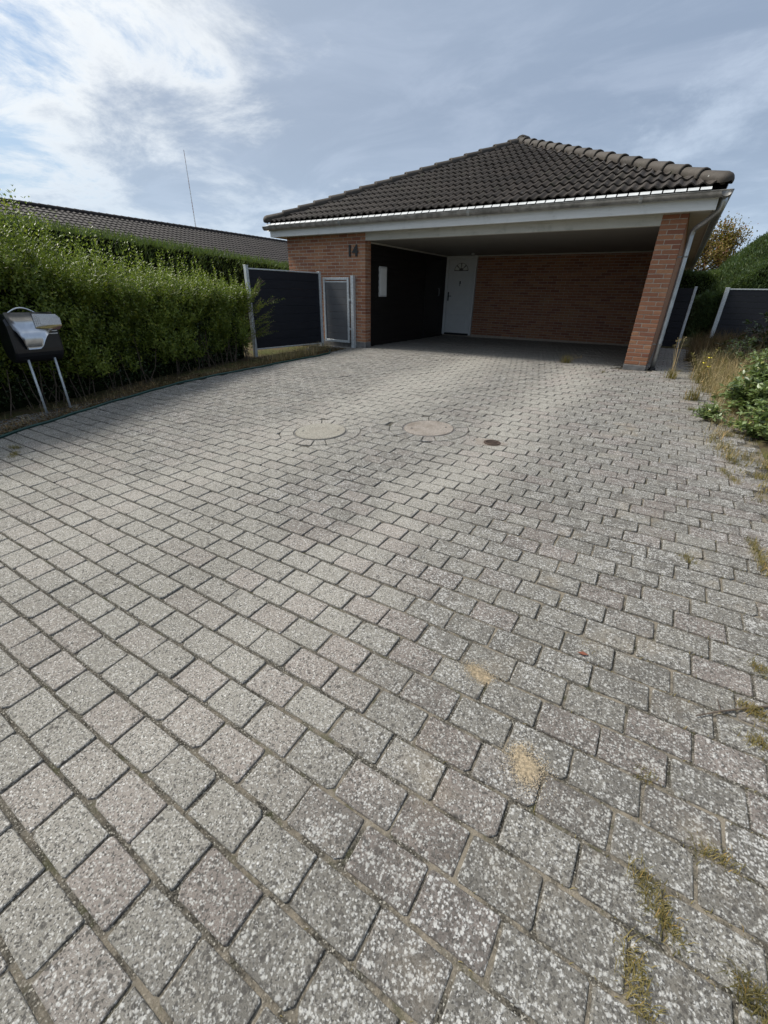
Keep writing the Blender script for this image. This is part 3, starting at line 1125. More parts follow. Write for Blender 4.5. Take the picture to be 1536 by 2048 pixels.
MB().box(XP, XR, 0.13, 23.3, 2.36, 2.40).build('attic_floor', M_CEIL, house)

# gutters: half round, front and both sides
GR = 0.066


def gutter(p0, p1, out):
    p0, p1, out = Vector(p0), Vector(p1), Vector(out)
    m = MB()
    ws = [math.pi * k / 10 for k in range(11)]
    prof = [(-GR * math.cos(w), -GR * 1.02 * math.sin(w)) for w in ws]       # inner back rim to outer rim
    prof += [(GR + 0.009, 0.007), (GR - 0.006, 0.012), (GR - 0.010, 0.0)]
    prof += [(-(GR - 0.004) * math.cos(w), -(GR - 0.004) * math.sin(w)) for w in ws[::-1]]
    n = len(prof)
    for p in (p0, p1):
        for a, b in prof:
            m.v.append(tuple(p + out * a + Vector((0, 0, b))))
    for k in range(n):
        k2 = (k + 1) % n
        m.f.append((k, k2, n + k2, n + k))
    m.f.append(tuple(range(11)))
    m.f.append(tuple(n + k for k in range(11))[::-1])
    return m


GZ0 = 2.465
gf = gutter((FX0 - 0.10, FY - 0.075, GZ0), (FX1 + 0.125, FY - 0.075, GZ0 + 0.006), (0, -1, 0)).build('gutter', M_ZINCD, house, True)
gutter((FX1 + 0.070, FY - 0.14, GZ0 + 0.004), (FX1 + 0.070, 23.6, GZ0 + 0.004), (1, 0, 0)).build('gutter', M_ZINCD, house, True)
gutter((FX0 - 0.070, FY + 0.01, GZ0 - 0.002), (FX0 - 0.070, 23.6, GZ0 - 0.002), (-1, 0, 0)).build('gutter', M_ZINCD, house, True)
for xj in (-6.0, -3.1, -0.35):
    m = MB()
    pr = [(math.pi * k / 8) for k in range(9)]
    for xx in (xj, xj + 0.05):
        for w in pr:
            m.v.append((xx, FY - 0.075 + GR * 1.05 * math.cos(w), GZ0 - GR * 1.07 * math.sin(w)))
    for k in range(8):
        m.f.append((k, k + 1, 9 + k + 1, 9 + k))
    m.build('gutter_joint', M_ZINC, gf)

# downpipe at the right corner, with a swan neck, and the bit of pipe at the left corner
path = [(FX1 + 0.070, FY + 0.06, 2.42), (FX1 + 0.070, FY + 0.06, 2.36), (FX1 + 0.055, FY + 0.10, 2.28), (0.60, 0.0, 2.18), (0.475, 0.13, 2.09), (0.452, 0.155, 2.03), (0.45, 0.16, 1.95), (0.45, 0.16, 1.2), (0.45, 0.16, 0.45), (0.45, 0.16, 0.02)]
sp = spline(path[:7], 6)[:-1] + [np.array(q) for q in path[6:]]
dp = MB().tube(sp, 0.0385, 14).build('downpipe', M_ZINC, house, True)
MB().tube([(0.45, 0.16, 0.0), (0.45, 0.16, 0.035), (0.45, 0.16, 0.04)], [0.058, 0.052, 0.04], 14).build('pipe_collar', M_DARK, dp)
for z in (1.72, 0.42):
    MB().tube([(0.45, 0.16, z - 0.012), (0.45, 0.16, z + 0.012)], 0.043, 14).bbox(0.34, 0.41, 0.150, 0.170, z - 0.01, z + 0.01, 0.002).build('pipe_bracket', M_ZINCD, dp)
sp = spline([(FX0 - 0.07, 0.55, 2.42), (FX0 - 0.07, 0.55, 2.33), (FX0 + 0.05, 0.50, 2.22), (XLL - 0.07, 0.48, 2.12), (XLL - 0.06, 0.48, 2.0), (XLL - 0.06, 0.48, 0.0)], 5)
MB().tube(sp, 0.036, 12).build('downpipe', M_ZINC, house, True)

# eaves flashing with dark tile ends hanging over it
xa, xb, ye, ze = -8.135, 0.672, -0.300, 2.545
flash = MB().add([(xa + 0.03, FY - 0.10, 2.478), (xb - 0.10, FY - 0.10, 2.484), (xb - 0.10, FY + 0.04, 2.540), (xa + 0.03, FY + 0.04, 2.534)], [(0, 1, 2, 3)]).build('eaves_strip', M_DARK, house)
TWH = (xb - xa) / 58.0
fme = bpy.data.meshes.new('flashing')
fb = MB().bbox(0, TWH - 0.018, -0.036, 0.030, -0.002, 0.002, 0.0008)
fme.from_pydata(fb.v, [], fb.f)
fme.update()
fme.materials.append(M_FLASH)
for k in range(57):
    o = link('flashing', fme, flash)
    o.matrix_local = Matrix.Translation((xa + 0.035 + k * TWH, -0.372, 2.508 + 0.006 * k / 57)) @ Matrix.Rotation(R(38) + random.gauss(0, 0.02), 4, 'X')

# ---- hip roof of double-roll tiles
TW, TE, TLEN = (xb - xa) / 29.0, 0.345, 0.425
HALF = (xb - xa) / 2
RISE = 0.436
SLOPE = math.atan(RISE)
NS = 12


def roll(t):
    q = 0.5 + 0.5 * math.cos(2 * math.pi * (t * 2 - 0.32))
    return 0.040 * q ** 1.25


def tile_uvn(u0, u1, v0, lo=None, hi=None, ns=NS, vmax=None):
    """tile in slope coordinates (u across, v up the slope, n off the slope), clipped to lo(v)..hi(v)"""
    V = []
    wide = 0
    for v, lift, low in ((v0, 0.034, 0.0), (min(v0 + TLEN, vmax) if vmax else v0 + TLEN, 0.0, 0.0), (v0, 0.034, 0.021)):
        us = []
        for k in range(ns + 1):
            t = k / ns
            u = u0 + (u1 - u0) * t
            n = roll(t) + lift - low
            if lo:
                u = max(u, lo(v))
            if hi:
                u = min(u, hi(v))
            us.append(u)
            V.append((u, v, n))
        wide = max(wide, us[-1] - us[0])
    F = []
    m = ns + 1
    for k in range(ns):
        F.append((k, k + 1, m + k + 1, m + k))
        F.append((2 * m + k, 2 * m + k + 1, k + 1, k))
    return V, F, wide


roof = thing('roof', None, None)
for kk in list(roof.keys()):
    del roof[kk]
roof.parent = house
cs, sn = math.cos(SLOPE), math.sin(SLOPE)
front = Matrix(((1, 0, 0, 0), (0, cs, -sn, ye), (0, sn, cs, ze), (0, 0, 0, 1)))
VL = HALF / cs
lo_f = lambda v: xa + max(0.0, v) * cs
hi_f = lambda v: xb - max(0.0, v) * cs
full = None
full_me = None
r = 0
while r * TE < VL - 0.05:
    v0 = r * TE - 0.03
    for c in range(29):
        u0 = xa + c * TW
        V, F, wide = tile_uvn(u0, u0 + TW + 0.002, v0, lo_f, hi_f, vmax=VL)
        if wide < 0.05:
            continue
        jit = Matrix.Translation((random.gauss(0, 0.0012), random.gauss(0, 0.004), random.gauss(0, 0.0015)))
        whole = u0 > lo_f(v0 + TLEN) and u0 + TW < hi_f(v0 + TLEN) and v0 + TLEN < VL
        if whole:
            if full_me is None:
                W, F2, _ = tile_uvn(0, TW + 0.002, 0)
                full_me = bpy.data.meshes.new('tile')
                full_me.from_pydata(W, [], F2)
                full_me.update()
                full_me.polygons.foreach_set('use_smooth', [i % 2 == 0 for i in range(len(full_me.polygons))])
                full_me.materials.append(M_TILE)
            o = link('tile', full_me, roof)
            o.matrix_local = front @ Matrix.Translation((u0, v0, 0)) @ jit
        else:
            o = mk('tile', V, F, M_TILE, roof)
            o.matrix_local = front @ jit
    r += 1
# battens, underlay so that no light passes
AP = Vector(((xa + xb) / 2, ye + HALF, ze + HALF * RISE))


def slope_stuff(name, mat4, ulen, vlen, lo, hi, ns=8, mat=M_TILE, parent=roof, tw=TW):
    m = MB()
    r = 0
    while r * TE < vlen - 0.05:
        for c in range(int(ulen / tw) + 1):
            V, F, wide = tile_uvn(c * tw, (c + 1) * tw + 0.002, r * TE - 0.03, lo, hi, ns, vlen)
            if wide > 0.05:
                m.add([mat4 @ Vector(v) for v in V], F)
        r += 1
    return tag(m.build(name, mat, parent), kind='stuff')


DEPTH = 24.0
right_m = Matrix(((0, -cs, sn, xb), (1, 0, 0, ye), (0, sn, cs, ze), (0, 0, 0, 1)))
slope_stuff('side_slope_tiles', right_m, DEPTH, VL, lambda v: max(0, v) * cs, lambda v: DEPTH - max(0, v) * cs)
left_m = Matrix(((0, cs, -sn, xa), (-1, 0, 0, ye + DEPTH), (0, sn, cs, ze), (0, 0, 0, 1)))
slope_stuff('side_slope_tiles', left_m, DEPTH, VL, lambda v: max(0, v) * cs, lambda v: DEPTH - max(0, v) * cs)
A2 = Vector((AP.x, ye + DEPTH - HALF, AP.z))
dz = Vector((0, 0, -0.02))
P_ = [Vector((xa, ye, ze)), Vector((xb, ye, ze)), Vector((xb, ye + DEPTH, ze)), Vector((xa, ye + DEPTH, ze)), AP, A2]
mk('underlay', [p + dz for p in P_], [(0, 1, 4), (1, 2, 5, 4), (2, 3, 5), (3, 0, 4, 5)], M_DARK, roof)


def cap_mesh(r0, r1, L, dome=False):
    m = MB()
    seg = 10
    rings = [(0.0, r0 - 0.018), (0.0, r0), (0.035, r0 + 0.004), (0.055, r0 - 0.004), (L, r1)]
    if dome:
        rings = [(-0.105 * math.sin(a), r0 * math.cos(a)) for a in (1.5, 1.2, 0.85, 0.45)] + [(0.0, r0), (L, r1)]
    for t, rad in rings:
        for k in range(seg + 1):
            w = math.pi * (-0.12 + 1.24 * k / seg)
            m.v.append((rad * math.cos(w), t, rad * 0.86 * math.sin(w)))
    for i in range(len(rings) - 1):
        for k in range(seg):
            a = i * (seg + 1) + k
            m.f.append((a, a + 1, a + seg + 2, a + seg + 1))
    me = bpy.data.meshes.new('hip_cap')
    me.from_pydata(m.v, [], m.f)
    me.update()
    me.polygons.foreach_set('use_smooth', [True] * len(me.polygons))
    me.materials.append(M_CAP)
    return me


cap_me, dome_me = cap_mesh(0.114, 0.092, 0.42), cap_mesh(0.116, 0.094, 0.42, True)


def hip(p0, p1, first=True):
    p0, p1 = Vector(p0), Vector(p1)
    d = (p1 - p0)
    L = d.length
    d.normalize()
    side = d.cross(Vector((0, 0, 1))).normalized()
    up = side.cross(d)
    n = int(L / 0.372)
    step = L / n
    for k in range(n):
        o = link('hip_cap', dome_me if (k == 0 and first) else cap_me, roof)
        p = p0 + d * (k * step - 0.01) + up * 0.052
        tl = 0.035
        dd = (d - up * tl).normalized()
        uu = side.cross(dd)
        m = Matrix((side, dd, uu)).transposed().to_4x4() @ Matrix.Rotation(random.gauss(0, 0.02), 4, 'Y')
        m.translation = p
        o.matrix_local = m


hip((xa + 0.03, ye + 0.03, ze + 0.012), AP + Vector((0.06, 0.06, 0)))
hip((xb - 0.03, ye + 0.03, ze + 0.012), AP + Vector((-0.06, 0.06, 0)))
hip(AP, A2, False)
o = link('hip_cap', dome_me, roof)
o.matrix_local = Matrix.Translation(AP + Vector((0, 0.08, 0.075))) @ Matrix.Rotation(0.2, 4, 'X')

# house number
num = thing('house_number', None, None)
for kk in list(num.keys()):
    del num[kk]
num.parent = fwall
num.location = (-6.040, -0.016, 1.856)
num.rotation_euler = (R(90), 0, 0)
for ch, xo in (('1', 0.0), ('4', 0.150)):
    cu = bpy.data.curves.new('digit', 'FONT')
    cu.body = ch
    cu.size = 0.295
    cu.extrude = 0.008
    cu.offset = 0.0105
    tmp = bpy.data.objects.new('digit', cu)
    COL.objects.link(tmp)
    bpy.context.view_layer.update()
    me = bpy.data.meshes.new_from_object(tmp.evaluated_get(bpy.context.evaluated_depsgraph_get()))
    bpy.data.objects.remove(tmp)
    me.materials.clear()
    me.materials.append(M_NUM)
    link('digit', me, num, (xo, 0, 0))

# ------------------------------------------------------------------ fences and gate
def post(m, x, y, z0, z1, w=0.055):
    return m.bbox(x - w / 2, x + w / 2, y - w / 2, y + w / 2, z0, z1, 0.004)


fen = thing('fence', 'anthracite board fence panel with galvanised posts beside the gate', 'fence')
pA, pB = Vector((-6.985, -2.160, 0)), Vector((-6.735, -0.190, 0))
ang = math.atan2(pB.y - pA.y, pB.x - pA.x)
L = (pB - pA).length
fm = Matrix.Translation(pA) @ Matrix.Rotation(ang, 4, 'Z')
for s, zt in ((0.0, 1.575), (L, 1.545)):
    o = MB().bbox(s - 0.032, s + 0.032, -0.040, 0.040, -0.35, zt, 0.005).build('post', M_GALV, fen)
    o.matrix_local = fm
    o2 = MB().bbox(s - 0.036, s + 0.036, -0.044, 0.044, zt + 0.001, zt + 0.008, 0.003).build('post_cap', M_GALV, fen)
    o2.matrix_local = fm
for k in range(9):
    z0 = 0.015 + k * 0.166
    o = MB().bbox(0.034, L - 0.034, -0.012, 0.012, z0, z0 + 0.1656, 0.0035).build('board', M_COMP, fen)
    o.matrix_local = fm
o = MB().bbox(0.036, L - 0.036, -0.020, 0.020, 1.511, 1.535, 0.004).build('top_rail', M_GALV, fen)
o.matrix_local = fm
o = MB().bbox(0.036, L - 0.036, -0.020, 0.020, -0.012, 0.012, 0.004).build('bottom_rail', M_GALV, fen)
o.matrix_local = fm

gate = thing('gate', 'narrow grey board gate in galvanised frame against the brick wall', 'gate')
gy0, gy1 = -0.105, -0.060
fr = MB()
fr.bbox(-6.705, -6.655, gy0, gy1, 0.045, 1.435, 0.004)
fr.bbox(-6.005, -5.955, gy0, gy1, 0.045, 1.435, 0.004)
fr.bbox(-6.654, -6.006, gy0 + 0.002, gy1 - 0.002, 1.385, 1.435, 0.004)
fr.bbox(-6.654, -6.006, gy0 + 0.002, gy1 - 0.002, 0.045, 0.100, 0.004)
fr.bbox(-6.654, -6.006, gy0 + 0.012, gy1 - 0.008, 1.335, 1.362, 0.003)
fr.build('frame', M_GALV, gate)
for k in range(8):
    z0 = 0.103 + k * 0.154
    MB().bbox(-6.653, -6.007, gy0 + 0.014, gy1 - 0.012, z0, z0 + 0.1525, 0.005).build('board', M_COMPG, gate)
po = MB().bbox(-5.895, -5.815, -0.115, -0.020, -0.08, 1.470, 0.005).build('post', M_GALV, gate)
for z in (0.98, 0.36):
    MB().bbox(-5.955, -5.895, -0.110, -0.095, z - 0.012, z + 0.012, 0.003).tube([(-5.925, -0.12, z - 0.03), (-5.925, -0.12, z + 0.03)], 0.011, 8).build('hinge', M_GALV, gate)

fe2 = thing('fence', 'dark board fence panel with one grey post before the tall green hedge', 'fence')
MB().bbox(1.700, 1.810, 9.10, 9.20, -0.2, 1.470, 0.006).build('post', M_GALV, fe2)
for k in range(9):
    z0 = -0.06 + k * 0.163
    MB().bbox(1.812, 5.2, 9.135, 9.165, z0, z0 + 0.160, 0.004).build('board', M_COMP, fe2)
MB().bbox(1.812, 5.2, 9.125, 9.175, 1.408, 1.440, 0.004).build('top_rail', M_GALV, fe2)

fe3 = thing('side_gate', 'black boarded side gate with thin grey post next to the downpipe', 'gate')
for k in range(9):
    z0 = 0.02 + k * 0.150
    MB().bbox(0.352, 0.800, 4.985, 5.012, z0, z0 + 0.147, 0.004).build('board', M_COMP, fe3)
MB().bbox(0.802, 0.862, 4.97, 5.03, -0.1, 1.405, 0.004).build('post', M_GALV, fe3)

# ------------------------------------------------------------------ hedges
def hedge_leaf_obj(name, arr, mat, parent):
    V, F = leaves(*arr)
    return mk(name, V, F, mat, parent)


def cat(*arrs):
    return tuple(np.concatenate([a[i] for a in arrs]) for i in range(5))


def core(pts_lo, pts_hi, wid, parent):
    """lumpy dark inner mass: ribbon of boxes following the hedge"""
    m = MB()
    n = len(pts_lo)
    for i in range(n):
        (x, y, z), (_, _, zt) = pts_lo[i], pts_hi[i]
        for a, b in ((-wid, z), (-wid * random.uniform(.75, 1), zt * 0.6 + z * 0.4), (-wid * 0.6, zt), (wid * 0.6, zt), (wid * random.uniform(.75, 1), zt * 0.6 + z * 0.4), (wid, z)):
            m.v.append((x + a + random.uniform(-.04, .04), y, b + random.uniform(-.05, .03)))
    for i in range(n - 1):
        for k in range(5):
            m.f.append((i * 6 + k, i * 6 + k + 1, (i + 1) * 6 + k + 1, (i + 1) * 6 + k))
    m.f.append(tuple(range(6)))
    m.f.append(tuple((n - 1) * 6 + k for k in range(6))[::-1])
    return m.build('shade_core', M_CORE, parent)  # solid dark filler, shade of the hedge put into its colour


def privet():
    h = thing('hedge', 'overgrown privet hedge with glossy upright shoots along the left edge', 'hedge')
    ya_, yb_ = -9.4, -2.30
    fx = lambda y: np.interp(y, [-9.4, -7.5, -6.6, -5, -2.2], [-6.10, -6.08, -6.28, -6.48, -6.86])      # face at mid height
    sh = lambda y: np.interp(y, [-9.4, -7.2, -6.4, -5.6, -4.5, -2.2], [1.75, 1.58, 1.34, 1.08, 1.00, 1.00])  # shoulder
    tipz = lambda y: np.interp(y, [-9.4, -6.9, -6.0, -5.4, -4.2, -3.2, -2.2], [2.30, 2.16, 1.98, 1.76, 1.58, 1.42, 1.32])
    # face shoots
    n = 4600
    cy_h = RNG.uniform(ya_, yb_, 150)
    y = np.clip(np.where(RNG.uniform(0, 1, n) < 0.6, RNG.choice(cy_h, n) + RNG.normal(0, 0.10, n), RNG.uniform(ya_, yb_, n)), ya_, yb_)
    z = GZ(fx(y), y) + RNG.uniform(0.10, 1.0, n) ** 0.85 * (sh(y) - GZ(fx(y), y))
    bulge = 0.10 * np.sin(y * 4.1 + z * 3) + 0.09 * np.sin(y * 9.7 + 1 + 2 * np.sin(z * 5)) + 0.05 * np.sin(z * 11 + y * 3) + RNG.normal(0, 0.06, n)
    low = np.clip((0.45 - (z - GZ(fx(y), y))) / 0.45, 0, 1)
    x = fx(y) - 0.12 + bulge - 0.25 * low * RNG.uniform(0, 1, n)
    d = np.stack([RNG.uniform(0.1, 0.8, n), RNG.normal(0, 0.30, n), RNG.uniform(0.4, 1.1, n)], 1)
    f1 = shoots(np.stack([x, y, z], 1), d, RNG.uniform(0.16, 0.36, n), 5, 0.070, 0.030)
    # top shoots
    n = 1750
    y = RNG.uniform(ya_, yb_, n)
    dx_ = RNG.uniform(0, 1, n)
    x = fx(y) + 0.02 - dx_ * 1.15 + RNG.normal(0, 0.05, n)
    z = sh(y) - 0.12 + 0.10 * dx_ + RNG.normal(0, 0.06, n)
    hh = np.clip((tipz(y) - z) * RNG.uniform(0.35, 1.0, n) ** 0.9, 0.15, 0.95)
    d = np.stack([RNG.normal(0.12, 0.18, n), RNG.normal(0, 0.17, n), np.ones(n)], 1)
    f2 = shoots(np.stack([x, y, z], 1), d, hh, 11, 0.074, 0.031, 0.78, 0.07)
    # a few lanky shoots rising above
    n = 90
    y = np.r_[RNG.uniform(-7.2, yb_, n - 24), RNG.normal(-6.05, 0.22, 24)]
    x = fx(y) - RNG.uniform(0.05, 0.7, n)
    z = sh(y)
    hh = (tipz(y) - z) + RNG.uniform(0.03, 0.22, n)
    d = np.stack([RNG.normal(0.0, 0.02, n), RNG.normal(0, 0.02, n), np.ones(n)], 1)
    f3 = shoots(np.stack([x, y, z], 1), d, hh, 18, 0.074, 0.030, 0.75, 0.04)
    m = MB()
    for i in range(n):
        m.tube([(x[i], y[i], z[i] - 0.1), (x[i], y[i], z[i] + hh[i] * 0.9)], [0.0035, 0.0015], 4, False)
    tag(m.build('stems', M_PRIVETD, h), kind='stuff')
    hedge_leaf_obj('foliage', cat(f1, f2, f3), M_PRIVET, h)
    # leaves inside, darkened in colour for the shade there
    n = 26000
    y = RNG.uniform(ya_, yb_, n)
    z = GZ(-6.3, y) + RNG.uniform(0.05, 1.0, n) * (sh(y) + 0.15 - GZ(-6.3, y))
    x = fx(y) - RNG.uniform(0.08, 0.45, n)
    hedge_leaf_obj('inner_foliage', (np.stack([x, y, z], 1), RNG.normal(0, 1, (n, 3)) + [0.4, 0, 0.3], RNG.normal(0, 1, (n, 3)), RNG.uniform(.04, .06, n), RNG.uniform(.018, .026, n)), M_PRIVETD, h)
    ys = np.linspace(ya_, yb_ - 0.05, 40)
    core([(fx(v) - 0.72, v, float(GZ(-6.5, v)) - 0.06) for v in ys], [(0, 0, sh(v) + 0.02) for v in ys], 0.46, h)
    m = MB()                                            # bare stems low down
    for k in range(120):
        v = random.uniform(ya_, yb_)
        x = float(fx(v)) - random.uniform(0.02, 0.35)
        g = float(GZ(x, v)) - 0.03
        a, b = random.gauss(0, 0.10), random.gauss(0, 0.12)
        m.tube([(x, v, g), (x + a * 0.5, v + b * 0.6, g + 0.25), (x + a, v + b, g + random.uniform(0.45, 0.8))], [0.008, 0.006, 0.004], 5, False)
    tag(m.build('stems', M_BARK, h), kind='stuff')
    # arching sprigs reaching past the fence post
    B = []
    m = MB()
    for (x, yy, z), (a, b, c), ln in (((-6.78, -2.30, 1.05), (0.42, 0.50, 0.75), 0.42), ((-6.74, -2.28, 0.80), (0.65, 0.62, 0.45), 0.55),
                                      ((-6.75, -2.30, 0.58), (0.55, 0.60, 0.25), 0.50), ((-6.74, -2.30, 0.72), (0.50, 0.45, 0.65), 0.40),
                                      ((-6.76, -2.30, 0.40), (0.50, 0.55, 0.30), 0.42), ((-6.76, -2.30, 0.95), (0.55, 0.30, 0.75), 0.38), ((-6.74, -2.32, 0.28), (0.6, 0.5, 0.35), 0.35)):
        for q in range(4):
            dd = np.array([[a, b, c]]) + RNG.normal(0, 0.14, (1, 3))
            p = np.array([[x, yy, z]]) + RNG.normal(0, 0.05, (1, 3))
            dn = dd / np.linalg.norm(dd)
            m.tube([tuple(p[0] - dn[0] * 0.15), tuple(p[0] + dn[0] * ln * 0.9)], 0.003, 4, False)
            B.append(shoots(p, dd, np.array([ln * random.uniform(.7, 1.05)]), 13, 0.058, 0.024, 0.8, 0.10))
    hedge_leaf_obj('foliage', cat(*B), M_PRIVET, h)
    tag(m.build('stems', M_BARK, h), kind='stuff')
    return h


privet()


def clipped(name, label, path, ztop, depth, mat, n_face, n_top, llen, lwid, face_dir, tuft=0.12, zlow=0.0):
    """clipped hedge along a path; face_dir is the horizontal unit vector of the face that shows"""
    h = thing(name, label, 'hedge')
    P = np.array(path, float)
    seg = np.r_[0, np.cumsum(np.linalg.norm(np.diff(P, axis=0), axis=1))]
    at = lambda s: np.stack([np.interp(s, seg, P[:, 0]), np.interp(s, seg, P[:, 1])], 1)
    zt = lambda s: np.interp(s, seg, ztop)
    fd = np.array(face_dir, float)
    s = RNG.uniform(0, seg[-1], n_face)
    b = at(s)
    z = zlow + RNG.uniform(0, 1, n_face) * (zt(s) - zlow)
    lump = 0.06 * np.sin(s * 3.3 + z * 2.1) + 0.04 * np.sin(s * 7.9 + z * 5) + RNG.normal(0, 0.05, n_face)
    base = np.c_[b + fd * lump[:, None], z]
    d = np.c_[np.tile(fd, (n_face, 1)) * RNG.uniform(0.2, 0.9, (n_face, 1)) + RNG.normal(0, 0.35, (n_face, 2)), RNG.uniform(0.3, 1.2, n_face)]
    A = (base, d, RNG.normal(0, 1, (n_face, 3)) + [fd[0], fd[1], 0.6], RNG.uniform(.7, 1.3, n_face) * llen, RNG.uniform(.7, 1.3, n_face) * lwid)
    s = RNG.uniform(0, seg[-1], n_top)
    q = RNG.uniform(0, 1, n_top)
    b = at(s) - fd * (q * depth)[:, None]
    z = zt(s) - 0.06 + RNG.normal(0, 0.03, n_top) + np.minimum(RNG.exponential(tuft * 0.35, n_top), 0.11 + 0.05 * np.sin(s * 6.1) * np.sin(s * 2.3))
    d = np.c_[RNG.normal(0, 0.3, (n_top, 2)) + fd * 0.1, np.ones(n_top)]
    B = (np.c_[b, z], d, RNG.normal(0, 1, (n_top, 3)), RNG.uniform(.8, 1.6, n_top) * llen, RNG.uniform(.7, 1.3, n_top) * lwid)
    V, F = leaves(*cat(A, B))
    mk('foliage', V, F, mat, h)
    m = MB()
    n = max(8, int(seg[-1] / 0.25))
    for i in range(n):
        sv = np.array([seg[-1] * i / (n - 1)])
        c = at(sv)[0]
        for off, zz in ((0.10, zlow), (0.12 + random.uniform(0, .06), float(zt(sv)[0]) + 0.0), (depth - 0.05, float(zt(sv)[0]) + 0.0), (depth - 0.05, zlow)):
            m.v.append((c[0] - fd[0] * off, c[1] - fd[1] * off, zz))
    for i in range(n - 1):
        for k in range(4):
            m.f.append((i * 4 + k, i * 4 + (k + 1) % 4, (i + 1) * 4 + (k + 1) % 4, (i + 1) * 4 + k))
    m.f += [(0, 1, 2, 3), tuple((n - 1) * 4 + k for k in (3, 2, 1, 0))]
    m.build('shade_core', M_CORE, h)  # opaque dark body added in place of the shaded inside
    return h


clipped('hedge', 'tall clipped hedge behind the privet, in front of the neighbouring roof', [(-10.0, -7.5), (-10.3, -3.0), (-10.9, 1.0), (-11.6, 4.6)], [2.26, 2.10, 1.98, 1.86], 1.2, M_CONIF, 15000, 12000, 0.105, 0.017, (1, 0), 0.26, 0.0)
clipped('hedge', 'low clipped hedge closing the passage behind the side gate', [(0.2, 11.2), (1.55, 11.2)], [1.92, 1.92], 0.9, M_CONIF, 4500, 3500, 0.07, 0.018, (0, -1), 0.16, -0.05)


def big_hedge():
    h = thing('hedge', 'big rounded evergreen hedge rising behind the dark fence at right', 'hedge')
    px_ = [1.16, 1.30, 1.50, 1.85, 2.40, 3.20, 4.20, 5.60]
    pz_ = [1.15, 1.60, 1.95, 2.40, 2.95, 3.50, 3.90, 4.10]

    def H(x, y):
        q = np.clip((y - 9.5) / 3.0, 0, 1)
        k = 0.66 + 0.34 * q * q * (3 - 2 * q)
        z = np.interp(x, px_, pz_)
        k = 1 - (1 - k) * np.clip((z - 1.0) / 0.8, 0, 1)
        return z * k + 0.07 * np.sin(x * 4.3 + y * 1.7) + 0.05 * np.sin(x * 9.1 - y * 6.3)
    A = []
    n = 26000                                          # rounded top
    x = 1.16 + 3.4 * RNG.uniform(0, 1, n) ** 1.3
    y = RNG.uniform(9.5, 15.5, n)
    A.append((np.stack([x, y, H(x, y) - 0.05 + RNG.normal(0, 0.05, n)], 1), np.stack([RNG.normal(-0.35, 0.45, n), RNG.normal(-0.25, 0.45, n), RNG.uniform(0.4, 1.2, n)], 1)))
    n = 15000                                          # front face
    x = 1.16 + 3.0 * RNG.uniform(0, 1, n) ** 1.2
    z = RNG.uniform(-0.1, 1, n) * (H(x, 9.5) + 0.03)
    A.append((np.stack([x, 9.5 + RNG.normal(0, 0.06, n) + 0.06 * np.sin(x * 5 + z * 4), z], 1), np.stack([RNG.normal(-0.1, 0.5, n), -RNG.uniform(0.2, 0.8, n), RNG.uniform(0.3, 1.2, n)], 1)))
    n = 9000                                           # left face
    y = RNG.uniform(9.45, 15.5, n)
    z = RNG.uniform(-0.1, 1, n) * 1.2
    A.append((np.stack([1.16 + RNG.normal(0, 0.05, n) + 0.05 * np.sin(y * 5 + z * 4), y, z], 1), np.stack([-RNG.uniform(0.2, 0.8, n), RNG.normal(-0.1, 0.4, n), RNG.uniform(0.3, 1.2, n)], 1)))
    b = np.concatenate([q[0] for q in A])
    d = np.concatenate([q[1] for q in A])
    n = len(b)
    V, F = leaves(b, d, RNG.normal(0, 1, (n, 3)), RNG.uniform(0.06, 0.13, n), RNG.uniform(0.018, 0.032, n))
    mk('foliage', V, F, M_CONIFB, h)
    m = MB()
    xs, ys = np.linspace(1.20, 5.6, 24), np.linspace(9.58, 15.4, 24)
    for a in xs:
        for c in ys:
            m.v.append((a, c, float(H(a, c)) - 0.03))
    for a in range(23):
        for c in range(23):
            m.f.append((a * 24 + c, (a + 1) * 24 + c, (a + 1) * 24 + c + 1, a * 24 + c + 1))
    k = len(m.v)
    for a in xs:
        m.v.append((a, 9.58, -0.15))
    for a in range(23):
        m.f.append((a * 24, k + a, k + a + 1, (a + 1) * 24))
    k2 = len(m.v)
    for c in ys:
        m.v.append((1.20, c, -0.15))
    for c in range(23):
        m.f.append((c, c + 1, k2 + c + 1, k2 + c))
    m.build('shade_core', M_CORE, h)  # unbroken dark surface under the leaves, shade given by colour


big_hedge()

